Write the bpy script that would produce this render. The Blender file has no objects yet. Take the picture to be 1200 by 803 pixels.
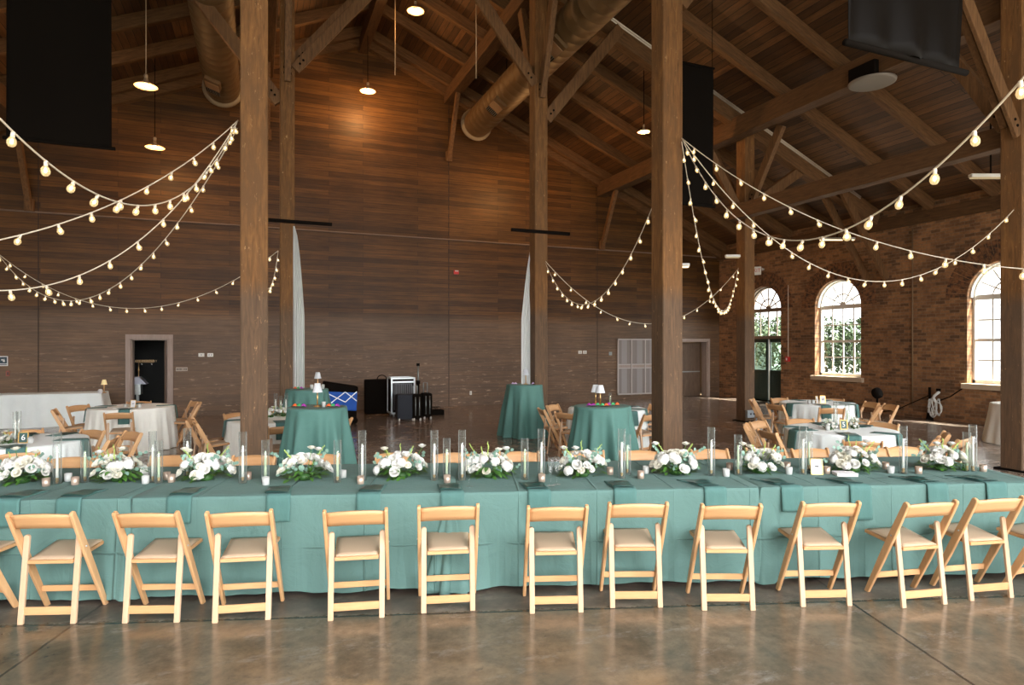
import bpy, bmesh, math, random
from math import sin, cos, tan, pi, radians, atan2, sqrt
from mathutils import Vector, Matrix, Euler, Quaternion
S = bpy.context.scene
COL = S.collection
rnd = random.Random(7)

# ------------------------------------------------------------------ frame
FPX, HY, HC = 730.0, 405.5, 1.87
YAW = radians(22.2)
SN, CS = sin(YAW), cos(YAW)
C0 = Vector((-2.85, -18.55, HC))
RV = Vector((CS, -SN, 0)); FV = Vector((SN, CS, 0))

def PT(px, py, D):
    return C0 + FV*D + RV*((px-600)/FPX*D) + Vector((0, 0, (HY-py)/FPX*D))
def CF(X, D, z=0.0):
    p = C0 + FV*D + RV*X; return Vector((p.x, p.y, z))
def FL(px, py, z=0.0):
    D = FPX*(HC-z)/(py-HY)
    p = PT(px, py, D); return Vector((p.x, p.y, z))
def PXD(px, D, z=0.0):
    p = PT(px, HY, D); return Vector((p.x, p.y, z))
def DW(px, y=0.0):
    u = (px-600)/FPX
    return (y-C0.y)/(CS-u*SN)
def WB(px, py, y=0.0): return PT(px, py, DW(px, y))
def WR(px, py, x=13.05):
    u = (px-600)/FPX
    return PT(px, py, (x-C0.x)/(SN+u*CS))

# ------------------------------------------------------------------ objects
def tag(o, label=None, cat=None, group=None, kind=None):
    if label: o['label'] = label
    if cat: o['category'] = cat
    if group: o['group'] = group
    if kind: o['kind'] = kind
    return o
def empty(name, loc=(0,0,0), rz=0.0, label=None, cat=None, group=None, kind=None, parent=None):
    o = bpy.data.objects.new(name, None); COL.objects.link(o)
    o.location = loc; o.rotation_euler = (0, 0, rz); o.empty_display_size = .05
    if parent: o.parent = parent
    return tag(o, label, cat, group, kind)
def inst(src, name=None, loc=None, rot=None, scale=None, parent=None):
    o = src.copy(); COL.objects.link(o)
    if name: o.name = name
    o.parent = parent
    if loc is not None: o.location = loc
    if rot is not None: o.rotation_euler = rot
    if scale is not None: o.scale = scale if hasattr(scale, '__len__') else (scale,)*3
    return o
def copy_tree(o, parent=None):
    c = o.copy(); COL.objects.link(c); c.parent = parent
    for ch in KIDS.get(o.name, []):
        k = copy_tree(ch, c)
    return c
KIDS = {}
def kids_scan(root):
    for o in [root]+list(root.children_recursive):
        KIDS[o.name] = list(o.children)

class MB:
    def __init__(s): s.v = []; s.f = []; s.m = []; s.mi = 0; s.sm = []; s.smooth = False
    def add(s, vs, fs):
        n = len(s.v); s.v += [tuple(v) for v in vs]
        for f in fs:
            s.f.append(tuple(i+n for i in f)); s.m.append(s.mi); s.sm.append(s.smooth)
        return s
    def box(s, c, d, rot=None, taper=1.0):
        x, y, z = d[0]/2, d[1]/2, d[2]/2
        vs = [Vector(p) for p in ((-x,-y,-z),(x,-y,-z),(x,y,-z),(-x,y,-z),(-x*taper,-y*taper,z),(x*taper,-y*taper,z),(x*taper,y*taper,z),(-x*taper,y*taper,z))]
        if rot is not None: vs = [rot @ v for v in vs]
        c = Vector(c)
        return s.add([v+c for v in vs], [(3,2,1,0),(4,5,6,7),(0,1,5,4),(1,2,6,5),(2,3,7,6),(3,0,4,7)])
    def bb(s, x0, x1, y0, y1, z0, z1):
        return s.box(((x0+x1)/2,(y0+y1)/2,(z0+z1)/2),(abs(x1-x0),abs(y1-y0),abs(z1-z0)))
    def bar(s, p0, p1, w, h, up=(0,0,1)):
        p0 = Vector(p0); p1 = Vector(p1); d = (p1-p0); L = d.length; d.normalize()
        side = d.cross(Vector(up)); side.normalize(); u = side.cross(d)
        vs = []
        for p in (p0, p1):
            for a, b in ((-1,-1),(1,-1),(1,1),(-1,1)):
                vs.append(p+side*(a*w/2)+u*(b*h/2))
        return s.add(vs, [(3,2,1,0),(4,5,6,7),(0,1,5,4),(1,2,6,5),(2,3,7,6),(3,0,4,7)])
    def tube(s, pts, r, n=8, cap=True):
        pts = [Vector(p) for p in pts]; k = len(pts)
        rs = r if hasattr(r, '__len__') else [r]*k
        vs = []; prev = None
        for i, p in enumerate(pts):
            d = (pts[min(i+1,k-1)]-pts[max(i-1,0)]); d.normalize()
            if prev is None:
                a = d.cross(Vector((0,0,1)))
                if a.length < 1e-3: a = d.cross(Vector((1,0,0)))
            else:
                a = prev-d*prev.dot(d)
            a.normalize(); prev = a; b = d.cross(a)
            for j in range(n):
                t = 2*pi*j/n; vs.append(p+(a*cos(t)+b*sin(t))*rs[i])
        fs = []
        for i in range(k-1):
            for j in range(n):
                fs.append((i*n+j, i*n+(j+1)%n, (i+1)*n+(j+1)%n, (i+1)*n+j))
        if cap: fs += [tuple(reversed(range(n))), tuple(range((k-1)*n, k*n))]
        return s.add(vs, fs)
    def lathe(s, prof, n=16, c=(0,0,0), cap0=True, cap1=True, M=None):
        c = Vector(c); vs = []
        for r, z in prof:
            for j in range(n):
                t = 2*pi*j/n; v = Vector((r*cos(t), r*sin(t), z))
                if M is not None: v = M @ v
                vs.append(c+v)
        fs = []
        for i in range(len(prof)-1):
            for j in range(n):
                fs.append((i*n+j, i*n+(j+1)%n, (i+1)*n+(j+1)%n, (i+1)*n+j))
        if cap0: fs.append(tuple(reversed(range(n))))
        if cap1: fs.append(tuple(range((len(prof)-1)*n, len(prof)*n)))
        return s.add(vs, fs)
    def grid(s, fn, nu, nv, closed_u=False):
        vs = [fn(i/nu if not closed_u else i/nu, j/nv) for j in range(nv+1) for i in range(nu if closed_u else nu+1)]
        w = nu if closed_u else nu+1; fs = []
        for j in range(nv):
            for i in range(nu):
                i2 = (i+1) % w if closed_u else i+1
                fs.append((j*w+i, j*w+i2, (j+1)*w+i2, (j+1)*w+i))
        return s.add(vs, fs)
    def prism(s, poly, y0, y1, M=None):
        # poly: list of (x,z), extruded along y
        n = len(poly); vs = [Vector((x, y0, z)) for x, z in poly]+[Vector((x, y1, z)) for x, z in poly]
        if M is not None: vs = [M @ v for v in vs]
        fs = [tuple(range(n)), tuple(reversed(range(n, 2*n)))]
        for i in range(n): fs.append((i, i+n, (i+1)%n+n, (i+1)%n))
        return s.add(vs, fs)
    def mesh(s, name, mats, bevel=0.0, fix=True, seg=1):
        me = bpy.data.meshes.new(name); me.from_pydata(s.v, [], s.f)
        if not isinstance(mats, (list, tuple)): mats = [mats]
        for m in mats: me.materials.append(m)
        for p, mi, sm in zip(me.polygons, s.m, s.sm):
            p.material_index = mi; p.use_smooth = sm
        if bevel or fix:
            bm = bmesh.new(); bm.from_mesh(me)
            if fix: bmesh.ops.recalc_face_normals(bm, faces=bm.faces)
            if bevel:
                ed = [e for e in bm.edges if len(e.link_faces) == 2 and e.calc_face_angle(0) > .6]
                bmesh.ops.bevel(bm, geom=ed, offset=bevel, segments=seg, affect='EDGES', clamp_overlap=True)
            bm.to_mesh(me); bm.free()
        me.update()
        return me
    def build(s, name, mats, parent=None, loc=None, rot=None, bevel=0.0, fix=True, solid=0.0, seg=1):
        o = bpy.data.objects.new(name, s.mesh(name, mats, bevel, fix, seg)); COL.objects.link(o)
        if parent: o.parent = parent
        if loc is not None: o.location = loc
        if rot is not None: o.rotation_euler = rot
        if solid:
            m = o.modifiers.new('thick', 'SOLIDIFY'); m.thickness = solid; m.offset = 0
        return o
def SM():
    m = MB(); m.smooth = True; return m

# ------------------------------------------------------------------ materials
def new_mat(name):
    m = bpy.data.materials.new(name); m.use_nodes = True
    nt = m.node_tree; b = nt.nodes['Principled BSDF']
    return m, nt, b
def N(nt, t, **kw):
    n = nt.nodes.new(t)
    for k, v in kw.items():
        if k in n.inputs: n.inputs[k].default_value = v
        else: setattr(n, k, v)
    return n
def plain(name, col, rough=.6, metal=0.0, spec=.5, sheen=0, emit=None, es=0, coat=0):
    m, nt, b = new_mat(name)
    b.inputs['Base Color'].default_value = (*col, 1); b.inputs['Roughness'].default_value = rough
    b.inputs['Metallic'].default_value = metal; b.inputs['Specular IOR Level'].default_value = spec
    if sheen: b.inputs['Sheen Weight'].default_value = sheen
    if coat: b.inputs['Coat Weight'].default_value = coat
    if emit: b.inputs['Emission Color'].default_value = (*emit, 1); b.inputs['Emission Strength'].default_value = es
    return m
def coords(nt, scale=(1,1,1), rot=(0,0,0), kind='Object', loc=(0,0,0)):
    tc = N(nt, 'ShaderNodeTexCoord'); mp = N(nt, 'ShaderNodeMapping')
    mp.inputs['Scale'].default_value = scale; mp.inputs['Rotation'].default_value = rot; mp.inputs['Location'].default_value = loc
    nt.links.new(tc.outputs[kind], mp.inputs['Vector']); return mp.outputs[0]
def ramp(nt, fac, stops):
    r = N(nt, 'ShaderNodeValToRGB'); e = r.color_ramp.elements
    while len(e) < len(stops): e.new(.5)
    for el, (p, c) in zip(e, stops): el.position = p; el.color = (*c, 1)
    nt.links.new(fac, r.inputs[0]); return r.outputs[0]
def mixc(nt, a, b, fac, mode='MIX'):
    m = N(nt, 'ShaderNodeMix', data_type='RGBA', blend_type=mode)
    def put(i, v):
        if isinstance(v, (int, float)): m.inputs[i].default_value = v
        elif isinstance(v, tuple): m.inputs[i].default_value = (*v, 1)
        else: nt.links.new(v, m.inputs[i])
    put(0, fac); put(6, a); put(7, b); return m.outputs[2]
def bump(nt, b, h, strength=.3, dist=.01):
    n = N(nt, 'ShaderNodeBump'); n.inputs['Strength'].default_value = strength; n.inputs['Distance'].default_value = dist
    nt.links.new(h, n.inputs['Height']); nt.links.new(n.outputs[0], b.inputs['Normal'])
def noise(nt, vec, scale=5, detail=4, rough=.55, dist=0):
    n = N(nt, 'ShaderNodeTexNoise'); n.inputs['Scale'].default_value = scale; n.inputs['Detail'].default_value = detail
    n.inputs['Roughness'].default_value = rough; n.inputs['Distortion'].default_value = dist
    nt.links.new(vec, n.inputs['Vector']); return n.outputs[0]
def sepxyz(nt, vec):
    s = N(nt, 'ShaderNodeSeparateXYZ'); nt.links.new(vec, s.inputs[0]); return s.outputs
def comb(nt, x, y, z=0.0):
    c = N(nt, 'ShaderNodeCombineXYZ')
    for i, v in enumerate((x, y, z)):
        if isinstance(v, (int, float)): c.inputs[i].default_value = v
        else: nt.links.new(v, c.inputs[i])
    return c.outputs[0]
def mth(nt, op, a, b=0.0, clamp=False):
    m = N(nt, 'ShaderNodeMath', operation=op); m.use_clamp = clamp
    for i, v in enumerate((a, b)):
        if isinstance(v, (int, float)): m.inputs[i].default_value = v
        else: nt.links.new(v, m.inputs[i])
    return m.outputs[0]

def wood(name, c1, c2, axis='Z', grain=14.0, rough=.55, blemish=None, spec=.4, rand=.0, bs=.15, weather=None, worn=None):
    m, nt, b = new_mat(name)
    sc = {'X': (1, grain, grain), 'Y': (grain, 1, grain), 'Z': (grain, grain, 1)}[axis]
    v = coords(nt, sc)
    n = noise(nt, v, 3.0, 6, .6, .6)
    col = ramp(nt, n, [(.3, c1), (.7, c2)])
    if weather:
        v2 = coords(nt, (2.5, 2.5, .8)); n2 = noise(nt, v2, 1.6, 5, .65)
        f = ramp(nt, n2, [(.45, (0,0,0)), (.62, (1,1,1))])
        col = mixc(nt, col, weather, f)
    if worn:   # scuffed grey up to about head height and a bit
        oz = sepxyz(nt, coords(nt))[2]
        fw = mth(nt, 'MULTIPLY', mth(nt, 'SUBTRACT', 1.0, mth(nt, 'MULTIPLY', mth(nt, 'SUBTRACT', oz, 2.45), 4.0), True), .62)
        col = mixc(nt, col, mixc(nt, tuple(x*.38 for x in worn), worn, n), fw)
    if blemish:
        v3 = coords(nt, (6, 6, 2.2)); n3 = noise(nt, v3, 3.5, 6, .75)
        f = ramp(nt, n3, [(.62, (0,0,0)), (.7, (1,1,1))])
        col = mixc(nt, col, blemish, f)
    if rand:
        oi = N(nt, 'ShaderNodeObjectInfo'); f = mth(nt, 'MULTIPLY', oi.outputs['Random'], rand)
        col = mixc(nt, col, (c1[0]*.75, c1[1]*.6, c1[2]*.42), f)
    nt.links.new(col, b.inputs['Base Color']); b.inputs['Roughness'].default_value = rough
    b.inputs['Specular IOR Level'].default_value = spec
    bump(nt, b, n, bs, .004)
    return m

def cloth(name, col, rough=.8, crease=0.0, sheen=.2, weave=True):
    m, nt, b = new_mat(name)
    v = coords(nt, (1,1,1)); n = noise(nt, v, 2.2, 3, .5)
    c = mixc(nt, tuple(x*.9 for x in col), tuple(min(1, x*1.1) for x in col), n)
    nt.links.new(c, b.inputs['Base Color']); b.inputs['Roughness'].default_value = rough
    b.inputs['Sheen Weight'].default_value = sheen; b.inputs['Specular IOR Level'].default_value = .15
    v2 = coords(nt, (1, 1, 1), rot=(.3, .2, .5)); n2 = noise(nt, v2, 3.2, 5, .6, 1.2)
    h = n2
    if crease:
        o = sepxyz(nt, coords(nt))
        def line(sock, per, off):
            t = mth(nt, 'PINGPONG', mth(nt, 'ADD', sock, off), per/2)
            return mth(nt, 'MULTIPLY', mth(nt, 'SUBTRACT', 1.0, mth(nt, 'DIVIDE', t, .012), True), 1.0)
        l1 = line(o[0], .61, .1); l2 = line(o[2], .6, .24); l3 = line(o[1], .6, 0)
        h = mth(nt, 'ADD', mth(nt, 'MULTIPLY', n2, 1.5), mth(nt, 'MULTIPLY', mth(nt, 'MAXIMUM', mth(nt, 'MAXIMUM', l1, l2), l3), crease))
    bump(nt, b, h, .5, .02)
    return m

def glass(name, tint=(.97,.985,.98), gl=.75):
    m = bpy.data.materials.new(name); m.use_nodes = True; nt = m.node_tree; nt.nodes.clear()
    out = N(nt, 'ShaderNodeOutputMaterial'); tr = N(nt, 'ShaderNodeBsdfTransparent'); g = N(nt, 'ShaderNodeBsdfGlossy')
    tr.inputs[0].default_value = (*tint, 1); g.inputs['Roughness'].default_value = .03; g.inputs['Color'].default_value = (.95,.97,1,1)
    lw = N(nt, 'ShaderNodeLayerWeight'); lw.inputs['Blend'].default_value = .35
    f = mth(nt, 'ADD', mth(nt, 'MULTIPLY', mth(nt, 'POWER', lw.outputs['Facing'], 2.5), gl), .03, True)
    mx = N(nt, 'ShaderNodeMixShader'); nt.links.new(f, mx.inputs[0]); nt.links.new(tr.outputs[0], mx.inputs[1]); nt.links.new(g.outputs[0], mx.inputs[2])
    nt.links.new(mx.outputs[0], out.inputs[0]); return m

def emis(name, col, s):
    m = bpy.data.materials.new(name); m.use_nodes = True; nt = m.node_tree; nt.nodes.clear()
    out = N(nt, 'ShaderNodeOutputMaterial'); e = N(nt, 'ShaderNodeEmission'); e.inputs[0].default_value = (*col, 1); e.inputs[1].default_value = s
    nt.links.new(e.outputs[0], out.inputs[0]); return m

M = {}
M['chair'] = wood('chair_beech', (.64,.37,.175), (.71,.45,.235), 'Z', 9, .36, rand=.30, bs=.05)
M['chairl'] = wood('chair_beech_lit', (.60,.405,.255), (.65,.46,.31), 'Z', 9, .36, rand=.22, bs=.05)  # gloss reflections on the rear legs put into a paler colour
M['chairx'] = wood('chair_beech_rail', (.60,.335,.155), (.69,.42,.21), 'X', 7, .36, rand=.35, bs=.05)
M['vinyl'] = plain('tan_vinyl', (.50,.37,.25), .5)
M['steel'] = plain('steel', (.6,.6,.6), .3, 1)
M['teal'] = cloth('teal_polyester', (.12,.225,.205), .75, crease=1.6, sheen=.04)
M['teal2'] = cloth('teal_cocktail', (.095,.215,.185), .6, sheen=.04)
M['napkin'] = cloth('napkin_teal', (.085,.19,.175), .7, sheen=.04)
M['darkgreen'] = plain('dark_green_satin', (.018,.075,.066), .35)
M['white'] = cloth('white_cloth', (.84,.91,.89), .8)
M['ivory'] = cloth('ivory_cloth', (.90,.90,.82), .8)
M['drape'] = cloth('sheer_drape', (.62,.64,.62), .8)
M['post'] = wood('timber_post', (.105,.046,.013), (.27,.128,.04), 'Z', 10, .8, blemish=(.48,.29,.14), weather=(.14,.068,.024), bs=.8, worn=(.125,.095,.070))
M['beamX'] = wood('rafter_timber', (.085,.039,.013), (.19,.095,.036), 'X', 8, .75, bs=.4)
M['beamY'] = wood('purlin_timber', (.065,.03,.011), (.14,.069,.026), 'Y', 8, .75, bs=.4)
M['beamZ'] = wood('brace_timber', (.095,.045,.016), (.21,.105,.04), 'Z', 8, .75, bs=.4)
M['trimwood'] = wood('grey_trim', (.34,.27,.23), (.42,.34,.30), 'Z', 8, .7)
M['black'] = plain('black_fabric', (.0065,.0048,.0034), .9, spec=.08)
M['blackgloss'] = plain('black_vinyl', (.0045,.0034,.0024), .5, spec=.07)
M['duct'] = plain('painted_duct', (.15,.088,.036), .58, .15)
M['brass'] = plain('brass', (.75,.48,.2), .28, 1)
M['candle'] = plain('white_wax', (.86,.86,.80), .45)
M['candleg'] = plain('sage_wax', (.55,.66,.45), .45)
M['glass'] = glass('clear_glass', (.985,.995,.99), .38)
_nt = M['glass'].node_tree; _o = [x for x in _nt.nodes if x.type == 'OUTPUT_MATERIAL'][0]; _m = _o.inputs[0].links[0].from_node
_d = N(_nt, 'ShaderNodeBsdfDiffuse'); _d.inputs[0].default_value = (.8,.85,.83,1); _l = N(_nt, 'ShaderNodeLayerWeight'); _x = N(_nt, 'ShaderNodeMixShader')  # white diffuse towards the rim paints the pale edge highlights of the glass
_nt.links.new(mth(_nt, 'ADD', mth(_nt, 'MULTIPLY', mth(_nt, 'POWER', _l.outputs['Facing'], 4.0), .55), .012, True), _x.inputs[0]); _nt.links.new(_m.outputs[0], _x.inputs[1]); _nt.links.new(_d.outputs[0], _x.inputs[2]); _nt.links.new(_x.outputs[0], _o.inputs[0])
M['pane'] = glass('window_glass', (.96,.98,.98), .25)
M['cord'] = plain('cream_cord', (.72,.64,.50), .6)
M['socket'] = plain('cream_socket', (.75,.66,.52), .5)
M['fil'] = emis('glowing_filament', (1,.80,.48), 8)
M['bulbglass'] = plain('bulb_glow', (.9,.75,.45), .15, emit=(1,.70,.34), es=.22)
M['bulbglass'].node_tree.nodes['Principled BSDF'].inputs['Alpha'].default_value = .38
M['lampbulb'] = emis('lamp_bulb', (1,.80,.5), 4)
M['enamel'] = plain('cream_enamel', (.50,.36,.22), .4)
M['whitepaint'] = plain('white_paint', (.72,.70,.64), .5)
M['offwhite'] = plain('offwhite_plastic', (.75,.74,.68), .5)
M['red'] = plain('red_paint', (.55,.02,.015), .4)
M['gold'] = plain('gold_metal', (.65,.42,.14), .35, 1)
M['blue'] = plain('blue_nylon', (.006,.09,.45), .7)
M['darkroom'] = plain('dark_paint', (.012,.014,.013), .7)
M['greydoor'] = wood('brown_door', (.10,.062,.04), (.15,.10,.065), 'Z', 6, .5)
M['greendoor'] = plain('dark_green_paint', (.010,.028,.020), .45)
M['greymetal'] = plain('grey_metal', (.30,.33,.32), .35, .6)
M['silverpl'] = plain('aluminium', (.62,.66,.66), .35, .7)
M['leafg'] = plain('leaf_green', (.07,.19,.03), .45)
M['leafd'] = plain('leaf_dark', (.035,.11,.022), .45)
M['euc'] = plain('eucalyptus', (.20,.34,.27), .6)
M['bud'] = plain('lime_bud', (.42,.56,.14), .5)
M['petal'] = plain('ivory_petal', (.78,.76,.65), .6, sheen=.3)
M['petalw'] = plain('white_petal', (.80,.80,.76), .6)
M['paper'] = plain('paper', (.8,.8,.8), .6)
M['ink'] = plain('dark_ink', (.03,.03,.03), .6)
M['shade'] = plain('lamp_shade_white', (.72,.76,.80), .6)
M['shadey'] = plain('lamp_shade_cream', (.80,.68,.40), .6, emit=(1,.75,.35), es=.35)
M['orange'] = plain('orange_foil', (.75,.13,.03), .4)
M['purple'] = plain('purple_foil', (.35,.03,.35), .4)
M['green'] = plain('green_foil', (.05,.42,.15), .4)
M['lilac'] = plain('lilac_foil', (.6,.45,.7), .4)
M['stone'] = plain('sill_stone', (.52,.40,.28), .7)
M['soil'] = plain('outdoor_ground', (.25,.25,.23), .9)
M['mercury'] = plain('mercury_glass', (.50,.39,.31), .3, .45)
M['frost'] = plain('frosted_glass', (.50,.52,.50), .2)
M['wallpale'] = plain('pale_siding', (.75,.78,.82), .7)
M['cargreen'] = plain('green_car_paint', (.10,.30,.20), .5)
M['board'] = wood('sign_board', (.35,.22,.09), (.45,.3,.14), 'X', 8, .6)

def m_wallboards():
    m, nt, b = new_mat('stained_boards')
    o = sepxyz(nt, coords(nt)); v = comb(nt, o[0], o[2])
    br = N(nt, 'ShaderNodeTexBrick'); br.offset = .37; br.squash = 1.0
    br.inputs['Scale'].default_value = 1.0; br.inputs['Brick Width'].default_value = 2.6; br.inputs['Row Height'].default_value = .135
    br.inputs['Mortar Size'].default_value = .005; br.inputs['Mortar Smooth'].default_value = .3
    br.inputs['Color1'].default_value = (.052,.022,.004,1); br.inputs['Color2'].default_value = (.125,.056,.012,1); br.inputs['Mortar'].default_value = (.022,.011,.006,1)
    nt.links.new(v, br.inputs['Vector'])
    n = noise(nt, comb(nt, mth(nt, 'MULTIPLY', o[0], .8), mth(nt, 'MULTIPLY', o[2], 14)), 1.5, 7, .65)
    c = mixc(nt, br.outputs[0], ramp(nt, n, [(.25, (.4,.4,.4)), (.5, (1,1,1)), (.74, (1.75,1.7,1.6))]), .85, 'MULTIPLY')
    # worn, dusty lower boards
    low = mth(nt, 'SUBTRACT', 1.0, mth(nt, 'MULTIPLY', mth(nt, 'SUBTRACT', o[2], 2.55), 3.0), True)
    low = mth(nt, 'MULTIPLY', low, .55)
    c = mixc(nt, c, mixc(nt, (.085,.057,.038), (.30,.215,.15), n), low)
    n2 = noise(nt, comb(nt, mth(nt, 'MULTIPLY', o[0], 1.5), mth(nt, 'MULTIPLY', o[2], 7)), 2.0, 7, .7)
    sc = ramp(nt, n2, [(.58, (0,0,0)), (.68, (1,1,1))])
    scl = mth(nt, 'MULTIPLY', sc, mth(nt, 'SUBTRACT', 1.0, mth(nt, 'MULTIPLY', o[2], .42), True))
    c = mixc(nt, c, (.55,.38,.25), scl)
    n3 = noise(nt, comb(nt, o[0], mth(nt, 'MULTIPLY', o[2], 1.2)), .5, 4, .6)
    c = mixc(nt, c, ramp(nt, n3, [(.3, (.75,.75,.75)), (.7, (1.25,1.2,1.15))]), 1.0, 'MULTIPLY')
    nt.links.new(c, b.inputs['Base Color']); b.inputs['Roughness'].default_value = .5; b.inputs['Specular IOR Level'].default_value = .35
    bump(nt, b, mth(nt, 'ADD', mth(nt, 'MULTIPLY', br.outputs['Fac'], -1.0), mth(nt, 'MULTIPLY', n, .3)), .35, .01)
    return m
M['wall'] = m_wallboards()

def m_ceiling():
    m, nt, b = new_mat('roof_boards')
    o = sepxyz(nt, coords(nt)); v = comb(nt, o[1], o[0])
    br = N(nt, 'ShaderNodeTexBrick'); br.offset = .41
    br.inputs['Scale'].default_value = 1.0; br.inputs['Brick Width'].default_value = 3.1; br.inputs['Row Height'].default_value = .15
    br.inputs['Mortar Size'].default_value = .007; br.inputs['Mortar Smooth'].default_value = .2
    br.inputs['Color1'].default_value = (.062,.027,.009,1); br.inputs['Color2'].default_value = (.165,.077,.027,1); br.inputs['Mortar'].default_value = (.012,.006,.003,1)
    nt.links.new(v, br.inputs['Vector'])
    n = noise(nt, comb(nt, mth(nt, 'MULTIPLY', o[1], 1.2), mth(nt, 'MULTIPLY', o[0], 10)), 2, 6, .65)
    c = mixc(nt, br.outputs[0], ramp(nt, n, [(.3, (.55,.55,.55)), (.7, (1.35,1.3,1.25))]), .9, 'MULTIPLY')
    nt.links.new(c, b.inputs['Base Color']); b.inputs['Roughness'].default_value = .6
    bump(nt, b, mth(nt, 'MULTIPLY', br.outputs['Fac'], -1.0), .4, .01)
    return m
M['ceil'] = m_ceiling()

def m_brick(name, ax):
    m, nt, b = new_mat(name)
    o = sepxyz(nt, coords(nt)); v = comb(nt, o[ax], o[2])
    br = N(nt, 'ShaderNodeTexBrick'); br.offset = .5
    br.inputs['Scale'].default_value = 1.0; br.inputs['Brick Width'].default_value = .235; br.inputs['Row Height'].default_value = .079
    br.inputs['Mortar Size'].default_value = .007; br.inputs['Mortar Smooth'].default_value = .3; br.inputs['Bias'].default_value = -.25
    br.inputs['Color1'].default_value = (.31,.155,.068,1); br.inputs['Color2'].default_value = (.07,.040,.022,1); br.inputs['Mortar'].default_value = (.24,.16,.10,1)
    nt.links.new(v, br.inputs['Vector'])
    n = noise(nt, coords(nt, (1,1,1)), 1.1, 5, .65)
    n2 = noise(nt, coords(nt, (1,1,1)), 14, 4, .6)
    c = mixc(nt, br.outputs[0], ramp(nt, n, [(.3, (.65,.65,.65)), (.7, (1.35,1.3,1.2))]), .9, 'MULTIPLY')
    c = mixc(nt, c, ramp(nt, n2, [(.3, (.7,.7,.7)), (.7, (1.3,1.3,1.3))]), .7, 'MULTIPLY')
    nt.links.new(c, b.inputs['Base Color']); b.inputs['Roughness'].default_value = .85
    bump(nt, b, mth(nt, 'MULTIPLY', br.outputs['Fac'], -1.0), .5, .01)
    return m
M['brickR'] = m_brick('red_brick', 1)
M['brickF'] = m_brick('red_brick_front', 0)
def m_vouss():
    m, nt, b = new_mat('arch_brick')
    n = noise(nt, coords(nt), 12, 2, .5)
    c = ramp(nt, n, [(.35, (.06,.032,.02)), (.5, (.17,.08,.035)), (.65, (.26,.115,.045))])
    nt.links.new(c, b.inputs['Base Color']); b.inputs['Roughness'].default_value = .85
    return m
M['vouss'] = m_vouss()

def m_floor():
    m, nt, b = new_mat('stained_concrete')
    # slab axes run along the tables, not along the walls
    ang = radians(4.0)-YAW
    base = coords(nt)
    mp = N(nt, 'ShaderNodeMapping'); mp.vector_type = 'TEXTURE'
    p0 = CF(-2.94, 4.18)
    mp.inputs['Location'].default_value = (p0.x, p0.y, 0); mp.inputs['Rotation'].default_value = (0, 0, ang)
    nt.links.new(base, mp.inputs['Vector'])
    o = sepxyz(nt, mp.outputs[0])
    n = noise(nt, base, .55, 8, .62, .6); n2 = noise(nt, base, 2.6, 9, .7, .3); n3 = noise(nt, base, 14, 5, .7)
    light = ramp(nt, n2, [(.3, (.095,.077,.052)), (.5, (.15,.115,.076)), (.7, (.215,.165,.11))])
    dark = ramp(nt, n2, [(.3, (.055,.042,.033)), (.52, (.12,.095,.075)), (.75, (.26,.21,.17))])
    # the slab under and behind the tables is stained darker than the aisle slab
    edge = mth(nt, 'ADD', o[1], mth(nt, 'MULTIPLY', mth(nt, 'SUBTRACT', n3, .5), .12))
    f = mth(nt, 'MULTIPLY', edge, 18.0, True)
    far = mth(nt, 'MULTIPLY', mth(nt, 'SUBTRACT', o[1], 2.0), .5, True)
    dark = mixc(nt, dark, mixc(nt, (.22,.17,.135), (.46,.37,.31), n2), mth(nt, 'MULTIPLY', far, .5))  # window reflections on the far floor put into the colour as a paler tone
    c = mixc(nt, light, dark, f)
    c = mixc(nt, c, ramp(nt, n, [(.3, (.55,.62,.60)), (.5, (1,1,1)), (.70, (1.4,1.25,1.08))]), .95, 'MULTIPLY')
    c = mixc(nt, c, ramp(nt, n3, [(.35, (.75,.75,.75)), (.5, (1,1,1)), (.65, (1.2,1.18,1.15))]), .7, 'MULTIPLY')
    nb = noise(nt, coords(nt, (1,1,1), loc=(3,7,0)), 5.5, 6, .75, .5)
    c = mixc(nt, c, (.05,.045,.038), mth(nt, 'MULTIPLY', ramp(nt, nb, [(.57, (0,0,0)), (.70, (1,1,1))]), .5))
    # pale scuffs
    n4 = noise(nt, coords(nt, (1.0, 2.2, 1)), 1.7, 10, .8)
    c = mixc(nt, c, (.34,.31,.28), mth(nt, 'MULTIPLY', ramp(nt, n4, [(.55, (0,0,0)), (.7, (1,1,1))]), .6))
    # saw-cut joints every 5.4 m
    wob = mth(nt, 'MULTIPLY', mth(nt, 'SUBTRACT', n3, .5), .02)
    def joint(s, per, w):
        t = mth(nt, 'PINGPONG', mth(nt, 'ADD', s, wob), per/2)
        return mth(nt, 'LESS_THAN', t, w)
    j = mth(nt, 'MAXIMUM', joint(o[0], 5.42, .010), joint(o[1], 5.42, .012))
    c = mixc(nt, c, (.02,.016,.013), mth(nt, 'MULTIPLY', j, .85))
    nt.links.new(c, b.inputs['Base Color'])
    r = ramp(nt, n2, [(.3, (.12,.12,.12)), (.7, (.27,.27,.27))])
    r = mixc(nt, r, (.42,.42,.42), mth(nt, 'MULTIPLY', mth(nt, 'SUBTRACT', f, far, True), .8))
    nt.links.new(r, b.inputs['Roughness']); b.inputs['Specular IOR Level'].default_value = .55
    bump(nt, b, mth(nt, 'ADD', mth(nt, 'MULTIPLY', j, -1.0), mth(nt, 'MULTIPLY', n3, .02)), .12, .004)
    return m
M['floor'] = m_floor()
# ------------------------------------------------------------------ shell
XW, YF = 13.05, -22.6
RZ, RM = 11.1, .424
def roofz(x): return RZ-RM*abs(x)
EAVE = roofz(XW)

fl = MB(); fl.bb(-XW-.4, XW+.4, YF-.3, .3, -.2, 0); o = fl.build('floor', M['floor']); tag(o, kind='structure')

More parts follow.
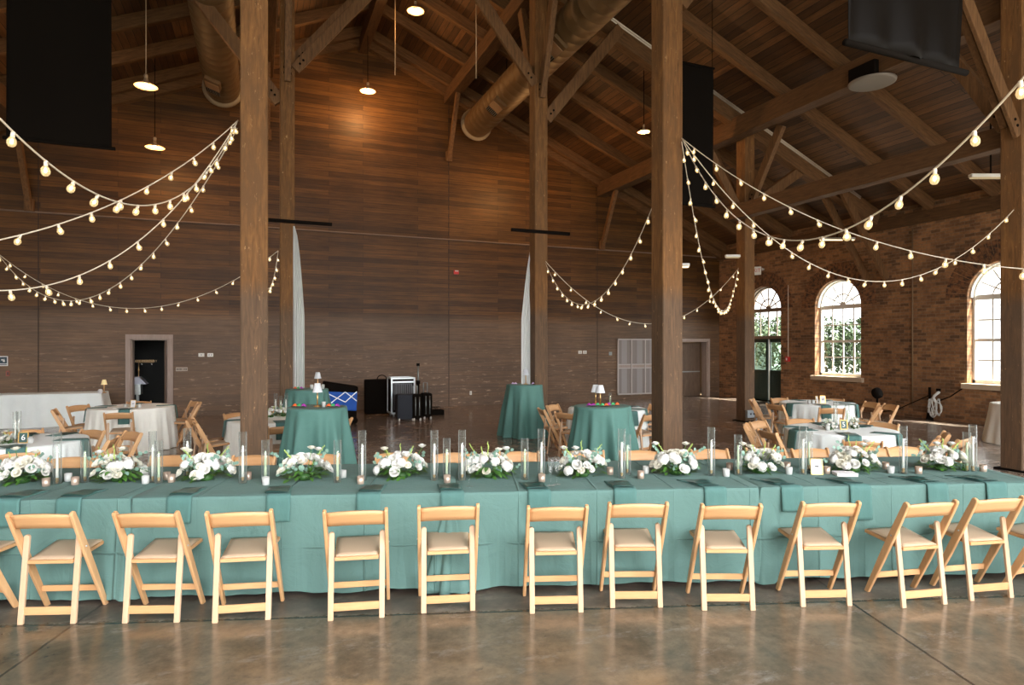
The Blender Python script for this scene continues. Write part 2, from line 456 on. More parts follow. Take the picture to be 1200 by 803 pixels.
# back wall with a doorway cut on the left, one on the right
xd0, xd1 = WB(153.5,400).x, WB(197,400).x
zd = WB(175, 397.5).z
xe0, xe1 = WB(786,400).x, WB(829,400).x
ze = WB(815, 400).z
w = MB()
def gable(xa, xb, z0=0.0):
    xs = [xa]+([0.0] if xa < 0 < xb else [])+[xb]
    poly = [(xa, z0)]+[(xb, z0)]+[(x, roofz(x)) for x in reversed(xs)]
    w.prism(poly, 0, .3)
gable(-XW-.35, xd0); gable(xd0, xd1, zd); gable(xd1, xe0); gable(xe0, xe1, ze); gable(xe1, XW+.35)
wall_back = w.build('wall_back', M['wall']); tag(wall_back, kind='structure')
# battens hiding the panel joints, and the pipe along the wall
for px in (45, 526, 700):
    x = WB(px, 300).x; b = MB(); b.bb(x-.009, x+.009, -.006, 0, 0, roofz(x)-.1); b.build('joint_strip', plain('dark_joint', (.035,.02,.012), .8) if px == 45 else bpy.data.materials['dark_joint'], wall_back)
t = MB(); t.tube([(-12.9,-.03,5.15),(12.9,-.03,5.15)], .022, 8)
tag(t.build('trim_1', plain('conduit_paint', (.22,.15,.115), .5)), kind='structure')

# small dark rooms behind both doorways
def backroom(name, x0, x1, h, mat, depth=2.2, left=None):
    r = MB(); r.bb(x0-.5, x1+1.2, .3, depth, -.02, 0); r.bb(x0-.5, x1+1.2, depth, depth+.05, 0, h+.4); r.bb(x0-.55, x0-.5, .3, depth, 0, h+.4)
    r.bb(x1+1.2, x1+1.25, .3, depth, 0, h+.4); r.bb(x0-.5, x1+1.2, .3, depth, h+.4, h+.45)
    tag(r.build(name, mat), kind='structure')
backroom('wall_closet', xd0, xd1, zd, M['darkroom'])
backroom('wall_passage', xe0, xe1, ze, plain('passage_paint', (.32,.23,.13), .7))

# casings
def casing(name, x0, x1, h, wd, mat):
    c = MB()
    c.bb(x0-wd, x0, -.035, .02, 0, h+wd); c.bb(x1, x1+wd, -.035, .02, 0, h+wd); c.bb(x0-wd, x1+wd, -.04, .02, h, h+wd)
    c.bb(x0-.0, x0+.03, -.0, .3, 0, h); c.bb(x1-.03, x1, 0, .3, 0, h); c.bb(x0, x1, 0, .3, h-.03, h)
    o = c.build(name, mat, bevel=.004); tag(o, kind='structure'); return o
d1 = casing('door_1', xd0, xd1, zd, .12, M['trimwood'])
b = MB(); b.bb(xd1-.09, xd1-.045, .05, .75, .01, zd-.04); b.build('door_leaf', wood('open_door_edge', (.07,.035,.015), (.11,.06,.03), 'Z', 6, .5), d1)
d2 = casing('door_2', xe0, xe1, ze, .09, M['trimwood'])
lf = MB(); xl0 = WB(803,400).x; lf.bb(xl0, xe1-.08, .30, .345, .01, ze-.05); leaf = lf.build('door_leaf', M['greydoor'], d2)
lf = MB(); lf.bb(xl0+.02, xe1-.10, .292, .30, .9, .94); lf.build('push_rail', M['greymetal'], leaf)

# white framed panel (blocked-in window) on the back wall
p0 = WB(723, 397); p1 = WB(768, 397); zt = WB(723,397).z; zb = WB(723,463).z; xr = WB(771,400).x
win = MB(); t_ = .045
for (a0,a1,c0,c1) in ((p0.x,xr,zt-t_,zt),(p0.x,xr,zb,zb+t_),(p0.x,p0.x+t_,zb,zt),(xr-t_,xr,zb,zt)): win.bb(a0,a1,-.05,0,c0,c1)
zm1 = WB(723,427.5).z; zm0 = WB(723,431.5).z
win.bb(p0.x, xr, -.045, 0, zm1-.01, zm1+.02); win.bb(p0.x, xr, -.045, 0, zm0-.02, zm0+.01)
for px in (739.5, 755.5):
    x = WB(px,400).x; win.bb(x-.022, x+.022, -.045, 0, zb, zt)
w1 = win.build('window_1', plain('pale_grey_frame', (.50,.46,.43), .5)); tag(w1, kind='structure')
pn = MB(); pn.bb(p0.x+.02, xr-.02, -.02, -.012, zb+.02, zt-.02); pn.build('screen_panel', plain('grey_screen', (.23,.20,.185), .45), w1)
bb = MB(); bb.bb(p0.x+.02, xr-.02, -.03, -.021, zm0, zm1); bb.build('middle_board', M['trimwood'], w1)
for px in (728, 746, 761):
    x = WB(px,400).x; c = MB()
    for (za, zc) in ((zb+.05, zm0-.03), (zm1+.03, zt-.05)): c.bb(x, x+.22, -.0215, -.0205, za, zc)
    c.build('curtain_fold', bpy.data.materials.get('pale_curtain') or plain('pale_curtain', (.33,.31,.30), .8), w1)

# ---- brick side walls with arched openings
OPEN = [(-2.16, .79, 0.0, 3.10), (-5.09, .79, .96, 3.05), (-9.55, .80, .96, 3.05), (-14.2, 1.35, 0.0, 3.2), (-18.6, 1.35, 0.0, 3.2)]  # last two lie out of view, added to light the right-hand floor
TH = .38
def arched_wall(name, xin, xout, mat):
    m = MB(); y = .3
    ztop = EAVE+.12
    def quad_col(y0, y1, z0, z1):   # both faces
        for x in (xin, xout): m.add([(x,y0,z0),(x,y1,z0),(x,y1,z1),(x,y0,z1)], [(0,1,2,3)])
    for (c, h, z0, zs) in OPEN:
        quad_col(y, c+h, 0, ztop)
        if z0 > 0: quad_col(c+h, c-h, 0, z0)
        n = 18; pts = [(c+h*cos(pi*i/n), zs+h*sin(pi*i/n)) for i in range(n+1)]
        for (ya, za), (yb, zb_) in zip(pts[:-1], pts[1:]):
            for x in (xin, xout): m.add([(x,ya,za),(x,yb,zb_),(x,yb,ztop),(x,ya,ztop)], [(0,1,2,3)])
            m.add([(xin,ya,za),(xin,yb,zb_),(xout,yb,zb_),(xout,ya,za)], [(0,1,2,3)])
        for yy in (c+h, c-h): m.add([(xin,yy,z0),(xin,yy,zs),(xout,yy,zs),(xout,yy,z0)], [(0,1,2,3)])
        m.add([(xin,c+h,z0),(xin,c-h,z0),(xout,c-h,z0),(xout,c+h,z0)], [(0,1,2,3)])
        y = c-h
    quad_col(y, YF, 0, ztop)
    o = m.build(name, mat, fix=False); tag(o, kind='structure'); return o
wr = arched_wall('wall_right', XW, XW+TH, M['brickR'])
wl = arched_wall('wall_left', -XW, -XW-TH, M['brickR'])
for nm, par, x, sgn in (('wall_plate', wr, XW, 1), ('wall_plate', wl, -XW, -1)):
    b = MB(); b.bb(x-sgn*.10, x+sgn*.3, YF, 0, 5.04, 5.36); b.build(nm, M['beamY'], par)
# radial brick arches round the heads
for (c, h, z0, zs) in OPEN[:4]:
    v = MB(); n = 30
    for i in range(n):
        a = pi*(i+.5)/n; r0, r1 = h+.02, h+.50
        hw = .41*pi/n
        vs = []
        for x in (XW-.012, XW+.01):
            for r, s_ in ((r0,-1),(r0,1),(r1,1),(r1,-1)): vs.append((x, c+r*cos(a+s_*hw*(1)), zs+r*sin(a+s_*hw)))
        v.add(vs, [(0,1,2,3),(7,6,5,4),(0,4,5,1),(1,5,6,2),(2,6,7,3),(3,7,4,0)])
    v.build('brick_arch', M['vouss'], wr)

# windows and glazed door in the right wall
def arch_bar(m, x0, x1, c, zs, r0, r1, n=20, a0=0, a1=pi):
    for i in range(n):
        ta, tb = a0+(a1-a0)*i/n, a0+(a1-a0)*(i+1)/n
        vs = []
        for x in (x0, x1):
            for r, t in ((r0,ta),(r1,ta),(r1,tb),(r0,tb)): vs.append((x, c+r*cos(t), zs+r*sin(t)))
        m.add(vs, [(0,1,2,3),(7,6,5,4),(0,4,5,1),(1,5,6,2),(2,6,7,3),(3,7,4,0)])
def fan(m, xg, c, zs, r, ww=.034):
    m.bb(xg-.03, xg+.03, c-r, c+r, zs-.07, zs+.05)
    m.lathe([(0.10,-.02),(0.10,.02)], 16, (xg, c, zs+.04), M=Matrix.Rotation(pi/2, 3, 'Y'))
    for k in range(1, 6):
        a = pi*k/6
        if k == 3 or True: m.bar((xg, c+.09*cos(a), zs+.04+.09*sin(a)), (xg, c+(r-.02)*cos(a), zs+(r-.02)*sin(a)), ww, ww, (1,0,0))
    arch_bar(m, xg-.011, xg+.011, c, zs, r*.5-.017, r*.5+.017, 16)
nwin = 2
for side, XX, sg in (('right', XW, 1), ('left', -XW, -1)):
    for k, (c, h, z0, zs) in enumerate(OPEN):
        if h > 1: continue
        xg = XX+sg*.26
        m = MB()
        arch_bar(m, xg-.05, xg+.05, c, zs, h-.055, h)
        m.bb(xg-.05, xg+.05, c+h-.055, c+h, z0, zs); m.bb(xg-.05, xg+.05, c-h, c-h+.055, z0, zs)
        arch_bar(m, xg-.16, xg-.05, c, zs, h-.025, h) if sg > 0 else None
        fan(m, xg, c, zs, h-.055)
        if k == 0:
            zt_ = 2.16; zp = 2.5
            m.bb(xg-.04, xg+.04, c-h, c+h, zt_-.05, zt_+.05)
            for q in (-.5, 0, .5): m.bb(xg-.015, xg+.015, c+q*h*.95-.017, c+q*h*.95+.017, zt_, zs)
            o = m.build('door_%d' % (3 if sg > 0 else 4), plain('door_frame_paint', (.20,.15,.11), .5) if sg > 0 else bpy.data.materials['door_frame_paint']); tag(o, kind='structure')
            for s_ in (-1, 1):
                dm = MB(); y0, y1 = sorted((c+s_*.012, c+s_*(h-.055)))
                gz0, gz1 = 1.05, zt_-.17
                dm.bb(xg-.022, xg+.022, y0, y1, .01, gz0); dm.bb(xg-.022, xg+.022, y0, y1, gz1, zt_-.05)
                dm.bb(xg-.022, xg+.022, y0, y0+.10, gz0, gz1); dm.bb(xg-.022, xg+.022, y1-.10, y1, gz0, gz1)
                for q in range(5):
                    yy = y0+.1+(y1-y0-.2)*(q+.5)/5; dm.bb(xg-.03*sg, xg+.022, yy-.045, yy+.045, .22, gz0-.15)
                lf = dm.build('door_leaf', M['greendoor'], o, bevel=.004)
                g = MB(); g.bb(xg-.004, xg+.004, y0+.1, y1-.1, gz0, gz1); g.build('pane', M['pane'], lf)
                if s_ < 0:
                    g = MB(); g.bb(xg-.05*sg, xg-.03*sg, y1-.07, y1-.04, 0.03, gz1+.1); g.build('astragal', M['offwhite'], lf)
            g = MB(); g.bb(xg-.003, xg+.003, c-h+.05, c+h-.05, zt_+.05, zs-.07); arch = [(c+(h-.06)*cos(pi*i/16), zs+(h-.06)*sin(pi*i/16)) for i in range(17)]
            g.add([(xg, yy, zz) for yy, zz in arch], [tuple(range(17))]); g.build('pane', M['pane'], o, fix=False)
        else:
            H_ = zs-.07-z0
            for q in range(1, 4):
                yy = c-h+.055+(2*h-.11)*q/4; m.bb(xg-.016, xg+.016, yy-.017, yy+.017, z0, zs-.07)
            for q in range(1, 4):
                t2 = .035 if q == 2 else .017; zz = z0+.08+(H_-.08)*q/4; m.bb(xg-t2, xg+t2, c-h+.05, c+h-.05, zz-t2, zz+t2)
            m.bb(xg-.05, xg+.05, c-h, c+h, z0, z0+.09)
            nwin += 0
            nm = 'window_%d' % (k+1 if sg > 0 else k+6)
            o = m.build(nm, M['whitepaint']); tag(o, kind='structure')
            s_ = MB(); s_.bb(XX-sg*.09, XX+sg*.24, c-h-.10, c+h+.10, z0-.13, z0+.004); s_.build('sill', M['stone'], o, bevel=.01)
            g = MB(); g.bb(xg-.003, xg+.003, c-h+.05, c+h-.05, z0+.09, zs-.07); arch = [(c+(h-.06)*cos(pi*i/16), zs+(h-.06)*sin(pi*i/16)) for i in range(17)]
            g.add([(xg, yy, zz) for yy, zz in arch], [tuple(range(17))]); g.build('pane', M['pane'], o, fix=False)

# ---- front wall (behind the photographer) unseen; five open cart doorways heightened for light
bays = [(-12.3,-8.7),(-7.3,-3.1),(-2.1,2.1),(3.1,7.3),(8.7,12.3)]; BHS = (5.2, 7.0, 8.6, 7.0, 5.2)
w = MB(); x = -XW-.35
for (a, b_), BH in zip(bays, BHS):
    w.prism([(x,0),(a,0),(a,roofz(a)),(x,roofz(x))], YF-.4, YF)
    pts = [(a,BH),(b_,BH),(b_,roofz(b_))]+([(0,RZ)] if a < 0 < b_ else [])+[(a,roofz(a))]
    w.prism(pts, YF-.4, YF); x = b_
w.prism([(x,0),(XW+.35,0),(XW+.35,roofz(XW+.35)),(x,roofz(x))], YF-.4, YF)
tag(w.build('wall_front', M['brickF']), kind='structure')

# ---- roof
c = MB()
for sg in (-1, 1):
    xa, xb = 0.0, sg*(XW+.6)
    vs = []
    for dz in (0, .12):
        for xx, yy in ((xa,YF-.6),(xb,YF-.6),(xb,.6),(xa,.6)): vs.append((xx, yy, roofz(xx)+dz))
    c.add(vs, [(0,1,2,3),(7,6,5,4),(0,4,5,1),(1,5,6,2),(2,6,7,3),(3,7,4,0)])
ceil = c.build('ceiling', M['ceil']); tag(ceil, kind='structure')
def slope_len(x): return x/cos(math.atan(RM))
# rafters are modelled along +X then tipped to the pitch
tilt = math.atan(RM)
def rafter_mesh(w_, d_):
    m = MB(); m.box((slope_len(XW)/2, 0, -d_/2-.002), (slope_len(XW)-.05, w_, d_)); return m.mesh('rafter', M['beamX'], .008)
rm, rmain = rafter_mesh(.15, .27), rafter_mesh(.24, .42)
k = 0
y = -.35
while y > YF:
    for sg in (-1, 1):
        main = (k % 4 == 0 and k > 0)
        o = bpy.data.objects.new('main_rafter' if main else 'rafter', rmain if main else rm); COL.objects.link(o); o.parent = ceil
        o.location = (0, y+(.0 if not main else 0), RZ); o.rotation_euler = Euler((0, tilt, 0 if sg > 0 else pi), 'XYZ')
        if main and -14 < y:
            pp = MB()
            for dz in (.02, .07): pp.tube([(.6, -.14, dz-.1), (slope_len(XW)-.9, -.14, dz-.1)], .018, 6)
            po = pp.build('conduit_pair', M['silverpl'] if False else plain('conduit', (.45,.38,.30), .35, .6) if 'conduit' not in bpy.data.materials else bpy.data.materials['conduit'], ceil)
            po.location = o.location; po.rotation_euler = o.rotation_euler
    y -= 1.515; k += 1
ROW1, ROW2 = -6.41, -12.47
# ridge and purlins (parallel to the ridge)
def ybeam(name, x, z1, w_, d_, y0=YF+.02, y1=-.02, mat='beamY'):
    m = MB(); m.bb(x-w_/2, x+w_/2, y0, y1, z1-d_, z1); return m.build(name, M[mat], ceil, bevel=.01)
ybeam('ridge_beam', 0, RZ-.27, .26, .40)
for sg in (-1, 1):
    ybeam('purlin', sg*2.6, roofz(2.6)-.30, .30, .38)
    ybeam('purlin', sg*8.0, roofz(8.0)-.30, .34, .46)
    ybeam('tie_beam', sg*8.0, 5.30, .26, .34, YF+.02, ROW1+.1)
    # knee braces under the purlin ends at the back wall
    for xx, zt_, zb_ in ((2.6, 9.33, 7.6), (8.0, 7.05, 5.2)):
        m = MB(); m.bar((sg*xx, -.05, zb_), (sg*xx, -1.0, zt_), .12, .14); m.bb(sg*xx-.1, sg*xx+.1, -.12, -.02, zb_-.05, zb_+.25); m.build('wall_brace', M['beamZ'], ceil, bevel=.006)
    for yy in (ROW1, ROW2):
        m = MB()
        for dy in (-.28, .28): m.bar((sg*(XW-.03), yy+dy, 3.7), (sg*11.35, yy+dy, roofz(11.35)-.35), .09, .2)
        m.build('eave_brace', M['beamZ'], ceil, bevel=.006)
# dark boards closing the eaves above the back wall
m = MB()
for sg in (-1, 1):
    vs = []
    for yy in (-.20, -.003):
        for xx, dz in ((0,-.50),(sg*XW,-.50),(sg*XW,0),(0,0)): vs.append((xx, yy, roofz(xx)+dz))
    m.add(vs, [(0,1,2,3),(7,6,5,4),(0,4,5,1),(1,5,6,2),(2,6,7,3),(3,7,4,0)])
m.build('end_rafter', M['beamX'], ceil)

# ---- posts with their braces
def post(x, y, w_, d_, ztop, label, braces=(), plate=False, cut=False):
    root = empty('timber_post', (x, y, 0), 0, label, 'post', 'heavy timber roof posts')
    m = MB(); m.bb(-w_/2, w_/2, -d_/2, d_/2, 0, ztop); m.build('shaft', M['post'], root, bevel=.012)
    for (p0, p1, bw, bh) in braces:
        b = MB(); b.bar(p0, p1, bw, bh)
        br = b.build('brace', M['beamZ'], root, bevel=.006)
        d = (Vector(p1)-Vector(p0)).normalized(); q = MB()
        side = d.cross(Vector((0,0,1))).normalized()
        for s_ in (-1, 1):
            for kk in (.10, .20):
                c0 = Vector(p0)+d*(kk+.05); q.tube([c0+side*s_*(bw/2), c0+side*s_*(bw/2+.012)], .022, 8)
        q.build('bolt_head', M['black'], br)
    if plate:
        b = MB(); b.bb(-w_/2-.06, w_/2+.06, -d_/2-.06, d_/2+.06, 0, .025); b.build('base_plate', M['black'], root)
    return root
def inner_braces(sg, w_):
    a = w_/2
    out = [((sg*a, -.05, 6.60), (sg*1.95, -.05, 8.85), .10, .24), ((-sg*a, .03, 7.45), (-sg*1.75, .03, 9.45), .10, .24), ((-sg*a, -.14, 7.25), (-sg*1.75, -.14, 9.25), .05, .2),
           ((0, -w_/2, 7.0), (0, -w_/2-.75, 9.3), .12, .2), ((0, w_/2, 7.0), (0, w_/2+.75, 9.3), .12, .2)]
    return out
def outer_braces(sg, w_):
    a = w_/2
    return [((sg*a, 0, 5.35), (sg*1.95, 0, 6.50), .16, .24), ((-sg*a, .05, 5.2), (-sg*1.9, .05, 7.85), .10, .22), ((-sg*a, -.10, 5.0), (-sg*1.9, -.10, 7.6), .06, .2),
            ((0, -w_/2, 5.35), (0, -w_/2-1.0, 6.98), .12, .2), ((0, w_/2, 5.2), (0, w_/2+1.0, 6.98), .12, .2)]
def pxpost(px, D): p = PXD(px, D); return p.x, p.y
xl, yl = pxpost(298, 8.0); post(xl, yl, .325, .33, roofz(xl)-.66, 'thick timber post at left, in front of a round table, nearest of the left pair', inner_braces(-1, .325))
xr_, yr_ = pxpost(781.5, 8.6); post(xr_, yr_, .325, .28, roofz(xr_)-.66, 'widest timber post, right of centre, string lights tied to both sides', inner_braces(1, .325))
x_, y_ = pxpost(336.5, 12.2); P336 = (x_, y_); post(x_, y_, .27, .25, roofz(x_)-.66, 'thinner timber post with a white drape beside it, behind the two left cocktail tables', inner_braces(-1, .27))
x_, y_ = pxpost(631, 13.0); P632 = (x_, y_); post(x_, y_, .29, .29, roofz(x_)-.66, 'timber post near the middle of the hall with a white drape on its left', inner_braces(1, .29))
x_, y_ = pxpost(873.5, 15.5); P873 = (x_, y_); post(x_, y_, .31, .31, 7.26, 'timber post near the brick wall with a grey outlet box at its foot', outer_braces(1, .31), True)
x_, y_ = pxpost(1192, 9.4); P1192 = (x_, y_); post(x_, y_, .30, .30, 7.26, 'dark timber post cut off by the right edge of the picture', outer_braces(1, .30), True)

# ---- ducts
def duct(x, z, r, y0, y1, label, vents):
    root = empty('spiral_duct', (x, y0, z), 0, label, 'air duct', 'round ducts under the roof')
    m = SM(); n = 28; pts = []
    L = y0-y1; k = int(L/.30); prof = []
    for i in range(k+1):
        s_ = L*i/k; prof += [(r, s_), (r*1.012, s_+.012), (r*1.012, s_+.03), (r, s_+.042)]
    prof = [(a, b) for a, b in prof if b <= L]
    R_ = Matrix.Rotation(pi/2, 3, 'X')
    m.lathe(prof, n, (0,0,0), False, True, R_); m.build('duct_pipe', M['duct'], root)
    m = SM(); m.lathe([(r*.98,.10),(r*1.10,.06),(r*1.17,.02),(r*1.17,-.02),(r*1.0,-.03),(r*.92,.0),(r*.86,.10)], n, (0,0,0), False, False, R_); m.build('end_ring', plain('ring_paint', (.30,.24,.16), .5) if 'ring_paint' not in bpy.data.materials else bpy.data.materials['ring_paint'], root)
    m = MB(); m.lathe([(r*.95, .12), (r*.95, .14)], n, (0,0,0), True, True, R_); m.build('end_grille', M['black'], root)
    for (s_, ang) in vents:
        RM_ = Matrix.Rotation(ang, 3, 'Y')
        c = RM_ @ Vector((0,0,-r)); c.y = -s_
        b = MB(); b.box(c+(RM_ @ Vector((0,0,-.03))), (.36,.40,.09), RM_.to_3x3()); v = b.build('vent_collar', M['duct'], root, bevel=.005)
        b = MB(); b.box(c+(RM_ @ Vector((0,0,-.082)))+Vector((0,.11,0)), (.33,.36,.015), RM_.to_3x3()); b.build('cardboard_flap', plain('cardboard', (.36,.22,.11), .8) if 'cardboard' not in bpy.data.materials else bpy.data.materials['cardboard'], v)
        b = MB(); b.box(c+(RM_ @ Vector((0,0,-.08)))+Vector((0,.42,0)), (.32,.24,.01), RM_.to_3x3()); g = b.build('grille', M['greymetal'], v)
        b = MB()
        for q in range(7): b.box(c+(RM_ @ Vector((-.14+.047*q,0,-.088)))+Vector((0,.42,0)), (.02,.22,.012), RM_.to_3x3())
        b.build('louvre', M['black'], g)
    for s_ in (2.5, 6.5, 10.5):
        if s_ < L:
            b = SM(); b.tube([(0,-s_,r*1.0),(0,-s_,roofz(x)-z-.05)], .012, 6); b.build('hanger_rod', M['black'], root)
    return root
duct(3.32, 8.62, .42, -.55, -16, 'brown round duct rising to the right beside the middle post', [(2.6, radians(38)), (6.1, radians(38))])
duct(-3.70, 8.62, .42, -.55, -16, 'brown round duct half hidden behind the left timber post', [(1.4, radians(20))])

# ---- black fabric banners hanging from the roof
def banner(x, y, w_, z0, z1, label, wrinkle=0):
    root = empty('fabric_banner', (x, y, 0), 0, label, 'banner', 'black banners hanging from the rafters')
    m = SM()
    m.grid(lambda u, v: Vector(((u-.5)*w_, .018*sin(u*9+v*2)*(1-v*.4)+(.035*sin(u*21)*max(0, 1-v*9) if wrinkle else 0), z0+(z1-z0)*v)), 24, 40)
    m.build('fabric', M['black'] if not wrinkle else M['blackgloss'], root, solid=.006, fix=False)
    b = SM(); b.tube([(-w_/2-.04,0,z0),(w_/2+.05,0,z0)], .028, 10); b.build('bottom_rod', M['black'], root)
    b = SM(); b.tube([(-w_/2-.03,0,z1),(w_/2+.03,0,z1)], .022, 10); b.build('top_rod', M['black'], root)
    c = MB(); rt = roofz(x)-.02
    for s_ in (-1, 1): c.tube([(s_*w_/2*.98,0,z1),(s_*w_/2*.98,0,max(z1+.05, roofz(x+s_*w_/2*.98)-.02))], .006, 5)
    c.build('hanging_cable', M['black'], root)
    return root
banner(-5.70, -6.9, 1.37, 1.87+233*9.9/730, 8.35, 'large black banner with a bottom rod hanging at the upper left')
banner(4.78, -8.66, 1.38, 4.62, 7.35, 'tall narrow-looking black banner partly hidden by the widest post')
banner(2.30, -14.9, 1.42, 4.33, 9.6, 'wrinkled black banner hanging at the top right over the head table', 1)

# ---- hanging lamps
def pendant(px, py, D, wpx, label, power=60, zc=None):
    p = PT(px, py, D); r = wpx*D/FPX/2
    root = empty('pendant_lamp', p, 0, label, 'pendant lamp', 'enamel pendant lamps')
    m = SM(); m.lathe([(r*.16,r*.62),(r*.20,r*.34),(r*.30,r*.30),(r*.85,r*.02),(r,-r*.10),(r*.98,-r*.12),(r*.83,.0),(r*.28,r*.26),(r*.1,r*.28)], 24, (0,0,0), True, False); m.build('lamp_shade', M['enamel'], root)
    m = SM(); m.lathe([(r*.15,r*.6),(r*.17,r*.95),(r*.12,r*1.05)], 12); m.build('lamp_neck', M['enamel'], root)
    m = SM(); m.lathe([(.001,-r*.14),(r*.16,-r*.10),(r*.22,r*.04),(r*.14,r*.2),(r*.08,r*.26)], 14); m.build('light_bulb', M['lampbulb'], root)
    m = SM(); m.tube([(0,0,r*1.0),(0,0,roofz(p.x)-p.z-.02)], .009, 6); m.build('cord', M['black'] if wpx < 22 else M['enamel'], root)
    L = bpy.data.lights.new('lamp_light', 'POINT'); L.energy = power; L.color = (1, .52, .19); L.shadow_soft_size = .05
    lo = bpy.data.objects.new('lamp_light', L); COL.objects.link(lo); lo.location = p+Vector((0,0,-r*.9)); return root
for (px, py, D, py0) in ((463, 88, 14.5, 5), (558, 92, 13.0, 8)):
    p = PT(px, py, D); m = SM(); m.tube([(0,0,0),(0,0,roofz(p.x)-p.z-.01)], .011, 6); o = m.build('hanging_rod', M['enamel'], None, p); tag(o, 'thin bare rod hanging from the roof '+('right of the roof peak' if px < 500 else 'above the round duct'), 'rod')
pendant(171, 100, 12, 25, 'lit pendant lamp beside the upper left banner, the higher one')
pendant(181.5, 172, 14.9, 21, 'lit pendant lamp below another one near the upper left banner, close to the board wall')
pendant(431, 106, 17.2, 18, 'lit pendant lamp below the roof peak with a bright patch on the wall under it', 150)
pendant(487, 12, 14, 20, 'lit pendant lamp at the top edge of the picture left of the middle post', 60)
pendant(754.5, 154, 15.2, 15, 'small lit pendant lamp just left of the widest post')
pendant(628, 200, 18.2, 14, 'pendant lamp hidden behind the middle post', 130)
def letters(body, size, mat, parent, matrix, name='lettering'):
    cu = bpy.data.curves.new('tmp', 'FONT'); cu.body = body; cu.size = size; cu.align_x = 'CENTER'; cu.align_y = 'CENTER'; cu.extrude = .0015
    to = bpy.data.objects.new('tmp', cu); COL.objects.link(to)
    me = bpy.data.meshes.new_from_object(to.evaluated_get(bpy.context.evaluated_depsgraph_get())); bpy.data.objects.remove(to)
    me.materials.clear(); me.materials.append(mat); o = bpy.data.objects.new(name, me); COL.objects.link(o); o.parent = parent; o.matrix_local = matrix; return o
